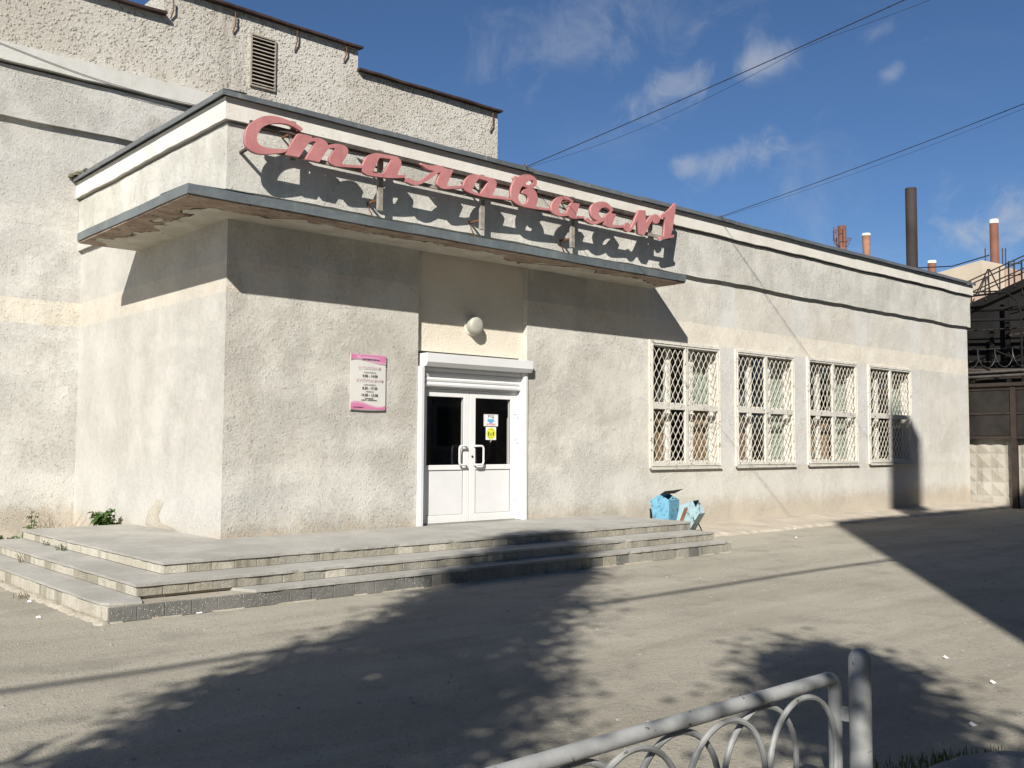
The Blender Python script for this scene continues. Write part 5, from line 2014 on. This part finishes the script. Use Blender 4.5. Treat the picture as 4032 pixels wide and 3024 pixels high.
# frames, columns, pipes and odd plates in front of the hall
pr = random.Random(21)
for k in range(9):
    s_ = 2.2 - k * 0.75 + pr.uniform(-0.2, 0.2)
    q = pc + side * s_ - depth * pr.uniform(0.6, 2.6)
    MB().obox(q, q + Vector((0, 0, pr.uniform(5, 9.0))), 0.14, 0.14).build('column', M_nearblack, plant)
for k in range(12):
    z = 2.2 + k * 0.52 + pr.uniform(-0.15, 0.15)
    q = pc - depth * pr.uniform(0.6, 2.6)
    r_ = pr.choice((0.02, 0.03, 0.06, 0.09))
    ti = pr.uniform(-0.5, 0.5)
    MB().tube([q + side * 4 + Vector((0, 0, z)), q - side * 9 + Vector((0, 0, z + ti))], r_, 8).build('pipe_run', pr.choice((M_nearblack, M_nearblack, M_steeldark, M_gatebrown)), plant)
for k in range(16):
    s_ = pr.uniform(-4, 2.5)
    q = pc + side * s_ - depth * pr.uniform(1.5, 2.8)
    z = pr.uniform(3.0, 7.6)
    MB().obox(q + Vector((0, 0, z)), q + side * pr.uniform(0.4, 1.6) + Vector((0, 0, z + pr.uniform(-0.6, 0.9))), 0.06, pr.choice((0.05, 0.12, 0.25))).build('bracket_plate', pr.choice((M_nearblack, M_nearblack, M_steeldark, M_gatebrown)), plant)
# ladder cage at the top right
lc0 = PT(4000, 1160, D1 - 2.4)
for dx in (-0.22, 0.22):
    for dd in (0.0, 0.5):
        MB().tube([lc0 + side * dx + depth * dd, lc0 + side * dx + depth * dd + Vector((0, 0, 1.3))], 0.025, 5).build('ladder_rail', M_steeldark, plant)
for k in range(3):
    z = 0.3 + k * 0.44
    MB().obox(lc0 - side * 0.22 + Vector((0, 0, z)), lc0 + side * 0.22 + Vector((0, 0, z)), 0.03, 0.03).build('rung', M_steeldark, plant)
hp = PT(4020, 1230, D1 - 3)
MB().tube([hp + Vector((0, 0, -3)), hp, hp + side * 0.15 + Vector((0, 0, 0.5)), hp + side * 0.5 + Vector((0, 0, 0.8)), hp + side * 3 + Vector((0, 0, 0.6))], 0.04, 8).build('bent_pipe', M_nearblack, plant)

# ------------------------------------------------------------------ beige works hall
works = thing('works_hall', (68, 20, 0), 'beige works hall with a sloping roof line behind the canteen', 'building')
D2 = 80.0
Pb = [PT(3560, 1120, D2 + 8), PT(3865, 1025, D2), PT(3952, 1040, D2 - 0.5), PT(3968, 1130, D2 - 1)]
h = MB()
fr = [PT(3500, 1128, D2 + 2), PT(3865, 1024, D2), PT(3955, 1042, D2)]
n = len(fr)
bk = [p + depth * 14 for p in fr]
v = [tuple(p) for p in fr] + [(p.x, p.y, 0) for p in fr] + [tuple(p) for p in bk] + [(p.x, p.y, 0) for p in bk]
h.add(v, [(i, i + 1, n + i + 1, n + i) for i in range(n - 1)] + [(i, 2 * n + i, 2 * n + i + 1, i + 1) for i in range(n - 1)] + [(2 * n + i + 1, 2 * n + i, 3 * n + i, 3 * n + i + 1) for i in range(n - 1)]
      + [(0, n, 3 * n, 2 * n), (n - 1, 3 * n - 1, 4 * n - 1, 2 * n - 1)])
h.build('wall', M_beige, works)
h = MB()
fr = [PT(3957, 1050, D2 + 1), PT(4100, 1085, D2 + 1)]
bk = [p + depth * 10 for p in fr]
h.add([tuple(p) for p in fr] + [(p.x, p.y, 0) for p in fr] + [tuple(p) for p in bk] + [(p.x, p.y, 0) for p in bk],
      [(0, 1, 3, 2), (0, 4, 5, 1), (1, 5, 7, 3), (4, 6, 7, 5), (0, 2, 6, 4)])
h.build('pink_wall', M_pinkwall, works)
h = MB()
fr = [PT(3700, 1165, D2 - 2), PT(4100, 1150, D2 - 2)]
h.add([tuple(p) for p in fr] + [(p.x, p.y, 0) for p in fr] + [tuple(p + depth * 1.8) for p in fr] + [((p + depth * 1.8).x, (p + depth * 1.8).y, 0) for p in fr],
      [(0, 1, 3, 2), (0, 4, 5, 1), (1, 5, 7, 3), (4, 6, 7, 5), (0, 2, 6, 4)])
h.build('lower_wall', M_pinkwall, works)
for a, b in (((3830, 1190), (3890, 1060)), ((3895, 1190), (3892, 1060)), ((3960, 1190), (3896, 1060))):
    MB().tube([PT(*a, D2 - 2.2), PT(*b, D2 - 0.6)], 0.05, 5).build('stay_cable', M_steeldark, works)
for px in (3880, 3960, 3948):
    q = PT(px, 1030, D2 + 1)
    MB().tube([q - Vector((0, 0, 0.5)), q + Vector((0, 0, 1.0))], 0.04, 5).build('roof_rail_post', M_gatebrown, works)
q1, q2 = PT(3610, 1055, D2 + 3), PT(3895, 1005, D2 + 1)
tag(MB().tube([q1, q1.lerp(q2, 0.5) - Vector((0, 0, 0.35)), q2], 0.05, 5).build('roof_wire', M_cable, None), 'wire slung to the brick chimney over the works hall', 'wire')


# ------------------------------------------------------------------ chimneys
def chimney(pxl, pxr, ytop, ybase, d, mat, label, cap=None, cap_h=0.5, taper=0.0, name='chimney'):
    ct = PT((pxl + pxr) / 2, ytop, d)
    rad = (PT(pxr, ytop, d) - PT(pxl, ytop, d)).length / 2
    t = thing(name, (ct.x, ct.y, 0), label, 'chimney', 'works chimneys')
    zt = ct.z
    prof = [(rad * (1 - taper), -0.2), (rad * (1 - taper), zt - 3.5), (rad * (1 - taper * 0.6), zt - 1.8), (rad, zt - (cap_h if cap else 0.0))]
    if not cap:
        prof += [(rad * 0.86, zt), (rad * 0.86, zt - 1.0)]
    MB().lathe(prof, (ct.x, ct.y, 0), 'Z', 24).build('shaft', mat, t, smooth=True)
    if cap:
        MB().lathe([(rad * 1.06, zt - cap_h), (rad * 1.04, zt), (rad * 0.82, zt), (rad * 0.82, zt - 0.25)], (ct.x, ct.y, 0), 'Z', 24).build('white_rim', cap, t, smooth=True)
    return t, ct, rad


chimney(3563, 3609, 742, 1065, 100, M_stackblack, 'tall black steel chimney rising behind the canteen roof')
chimney(3895, 3931, 865, 1030, 92, M_stack, 'red-brown chimney with white rim on the beige works hall', M_limewhite, 0.32)
chimney(3394, 3427, 920, 1015, 120, M_stackorange, 'orange-brown steaming chimney with white rim and flared mouth', M_limewhite, 0.25, taper=0.14)
t4, c4, r4 = chimney(3300, 3332, 890, 990, 118, M_stack, 'red-brown chimney with a steel service platform round its top')
for k in range(10):
    a = k / 10 * 6.283
    b = (k + 1) / 10 * 6.283
    for zz in (-1.55,) + ((-0.6,) if k in (2, 3, 4, 5) else ()):
        MB().tube([(c4.x + 0.98 * math.cos(a), c4.y + 0.98 * math.sin(a), c4.z + zz), (c4.x + 0.98 * math.cos(b), c4.y + 0.98 * math.sin(b), c4.z + zz)], 0.035, 5).build('platform_ring', M_rust, t4)
    if k in (2, 3, 4, 5, 6):
        MB().tube([(c4.x + 0.98 * math.cos(a), c4.y + 0.98 * math.sin(a), c4.z - 1.55), (c4.x + 0.98 * math.cos(a), c4.y + 0.98 * math.sin(a), c4.z - 0.1)], 0.05, 5).build('platform_post', M_rust, t4)
    MB().tube([(c4.x + 0.98 * math.cos(a), c4.y + 0.98 * math.sin(a), c4.z - 1.55), (c4.x + 0.55 * math.cos(a), c4.y + 0.55 * math.sin(a), c4.z - 2.4)], 0.045, 5).build('platform_strut', M_rust, t4)
lad = c4 + side * 0.62
for dx in (0, 0.3):
    MB().tube([(lad.x + side.x * dx, lad.y + side.y * dx, 8), (lad.x + side.x * dx, lad.y + side.y * dx, c4.z - 1.4)], 0.03, 4).build('ladder_rail', M_rust, t4)
chimney(3652, 3686, 1027, 1075, 95, M_stack, 'short reddish stub chimney with white rim at the works hall roof', M_limewhite, 0.22)

# faint steam drifting off the orange chimney
ct = PT(3410, 912, 120)
bm = bmesh.new()
for px, py, r_ in ((3411, 905, 0.55), (3408, 885, 0.9), (3402, 862, 1.3), (3390, 838, 1.9), (3370, 812, 2.5), (3340, 795, 3.2), (3300, 780, 3.8), (3255, 760, 4.3), (3225, 725, 4.6), (3240, 690, 4.8), (3270, 655, 4.6)):
    c = PT(px, py, 120)
    mtx = Matrix.Translation(c) @ Matrix.Scale(r_, 4)
    bmesh.ops.create_icosphere(bm, subdivisions=2, radius=1.0, matrix=mtx)
me = bpy.data.meshes.new('steam')
bm.to_mesh(me)
bm.free()
ms = bpy.data.materials.new('steam')
ms.use_nodes = True
nt = ms.node_tree
nt.nodes.clear()
pv = nt.nodes.new('ShaderNodeVolumePrincipled')
pv.inputs['Color'].default_value = (0.95, 0.95, 0.95, 1)
tn = nt.nodes.new('ShaderNodeTexNoise')
tn.inputs['Scale'].default_value = 0.35
tn.inputs['Detail'].default_value = 4.0
tg = nt.nodes.new('ShaderNodeNewGeometry')
nt.links.new(tg.outputs['Position'], tn.inputs['Vector'])
tm = nt.nodes.new('ShaderNodeMapRange')
for i_, v_ in enumerate((0.42, 0.68, 0.0, 0.016)):
    tm.inputs[1 + i_].default_value = v_
nt.links.new(tn.outputs[0], tm.inputs[0])
nt.links.new(tm.outputs[0], pv.inputs['Density'])
pv.inputs['Anisotropy'].default_value = 0.2
ou = nt.nodes.new('ShaderNodeOutputMaterial')
nt.links.new(pv.outputs[0], ou.inputs['Volume'])
tag(obj('steam', me, ms, None), 'thin white steam drifting off the orange-brown chimney', kind='stuff')

# ------------------------------------------------------------------ behind the photographer: the house opposite and two trees, known by their shadows
opp = thing('opposite_building', (-5.9, -15.0, 0), 'tall plain apartment block across the yard whose shadow covers the far pavement', 'building')
OX0, OX1, OY1, OH = -5.95, 30.0, -15.0, 16.35
MB().box(OX0, OX1, OY1 - 12, OY1, -0.2, OH).build('wall', M_oppwall, opp)
MB().box(OX0 - 0.0, OX1, OY1 - 12, OY1 - 0.002, OH, OH + 0.05).build('roof', M_roofing, opp)
for fl in range(5):
    for k in range(11):
        xx = OX0 + 2.2 + k * 3.1
        f = MB().box(xx, xx + 1.4, OY1 + 0.002, OY1 + 0.03, 1.4 + fl * 3.1, 2.95 + fl * 3.1).build('window', M_wood, opp)
        MB().box(xx + 0.08, xx + 0.66, OY1 + 0.03, OY1 + 0.035, 1.5 + fl * 3.1, 2.85 + fl * 3.1).build('pane', M_gasket, f)
        MB().box(xx + 0.74, xx + 1.32, OY1 + 0.03, OY1 + 0.035, 1.5 + fl * 3.1, 2.85 + fl * 3.1).build('pane', M_gasket, f)
# chimney stack on that roof, a little slimmer at its foot
s_ = 15.35 / 0.80
cs0 = 16.80 - 1.06 * s_
cs1 = 17.78 - 1.06 * s_
CZ = 2.55 + 0.92 * s_
ch = MB()
ch.box(cs0 + 0.12, cs1 - 0.32, OY1 - 0.75, OY1 - 0.35, OH, OH + 1.15)
ch.box(cs0 + 0.02, cs1 - 0.02, OY1 - 0.80, OY1 - 0.30, OH + 1.15, CZ - 0.25)
ch.box(cs0 + 0.05, cs1 - 0.35, OY1 - 0.78, OY1 - 0.32, CZ - 0.25, CZ)
ch.build('chimney_stack', M_oppwall, opp)


def tree(loc, h, r, zc, zr, nleaf, label, seed, clumps=60):
    tr_ = random.Random(seed)
    t = thing('broadleaf_tree', loc, label, 'tree', 'trees on the lawn behind the railing')
    x, y, z = loc
    tk = MB()
    tk.tube([(x, y, -0.1), (x + 0.05, y, h * 0.35), (x - 0.03, y + 0.05, h * 0.7), (x, y, h * 0.95)], [0.16, 0.12, 0.07, 0.02], 10)
    cl = []
    for k in range(clumps):
        a = tr_.uniform(0, 6.283)
        u = tr_.uniform(-1, 1)
        rr_ = r * math.sqrt(max(0, 1 - u * u)) * tr_.uniform(0.3, 1.0) * (1 - 0.4 * u)
        c = Vector((x + rr_ * math.cos(a), y + rr_ * math.sin(a), zc + zr * u))
        cl.append(c)
        zb = max(h * 0.22, c.z - rr_ * 0.8 - 0.4)
        tk.tube([(x, y, zb), ((x + c.x) / 2, (y + c.y) / 2, (zb + c.z) / 2 + 0.1), c], [0.045, 0.03, 0.008], 5)
    tk.build('trunk', M_bark, t, smooth=True)
    lf = MB()
    for k in range(nleaf):
        c = tr_.choice(cl)
        p = c + Vector((tr_.gauss(0, 0.25), tr_.gauss(0, 0.25), tr_.gauss(0, 0.25)))
        a = tr_.uniform(0, 6.283)
        d = Vector((math.cos(a), math.sin(a), tr_.uniform(-0.7, 0.4)))
        n_ = Vector((tr_.uniform(-1, 1), tr_.uniform(-1, 1), tr_.uniform(0.1, 1)))
        s = d.cross(n_).normalized()
        l_ = tr_.uniform(0.07, 0.13)
        w_ = l_ * 0.38
        d = d.normalized() * l_
        lf.add([p, p + d * 0.5 + s * w_, p + d, p + d * 0.5 - s * w_], [(0, 1, 2, 3)])
    raw(lf, 'crown', M_leaf, t)
    return t


tree((-9.63, -12.04, 0), 12.0, 0.86, 7.6, 4.2, 56000, 'tall bushy green tree on the lawn left of the photographer', 3, 95)
tree((-7.05, -13.78, 0), 7.7, 0.70, 4.4, 2.8, 17000, 'slender green tree on the lawn behind the photographer', 5, 40)

# ------------------------------------------------------------------ small litter on the asphalt
lr = random.Random(11)
gm = MB()
for k in range(420):
    px_, py_ = lr.uniform(-6, 14), lr.uniform(-8.9, -2.8)
    r_ = lr.uniform(0.005, 0.016)
    gm.lathe([(r_, 0), (r_ * 0.8, r_ * 0.5), (r_ * 0.2, r_ * 0.8)], (px_, py_, 0.0), 'Z', 5)
tag(raw(gm, 'pebbles', M_stone, None), 'loose pebbles scattered over the asphalt', kind='stuff')
for k, (px, py) in enumerate(((3725, 2594), (3910, 2692), (3830, 2860), (115, 2372), (150, 2435), (783, 2416), (3130, 2085), (3135, 2118))):
    q = onZ(px, py, 0.0)
    lm = MB()
    a = lr.uniform(0, 3)
    s1 = lr.uniform(0.018, 0.03)
    lm.add([(q[0] - s1, q[1] - 0.012, 0.006), (q[0] + s1, q[1] - 0.016, 0.006), (q[0] + s1 * 0.9, q[1] + 0.018, 0.022), (q[0] - s1 * 0.8, q[1] + 0.014, 0.016)], [(0, 1, 2, 3)])
    o = raw(lm, 'paper_scrap', M_white_litter, None)
    sm = o.modifiers.new('t', 'SOLIDIFY'); sm.thickness = 0.002
    tag(o, ['small white scrap of litter on the asphalt between railing post and shadow edge', 'small white scrap of litter on the asphalt left of the steps', 'white scrap of litter at the foot of the front step', 'small white scrap of litter below the windows beside the concrete apron'][(0, 0, 0, 1, 1, 2, 3, 3)[k]], 'litter', 'white litter scraps on the asphalt')
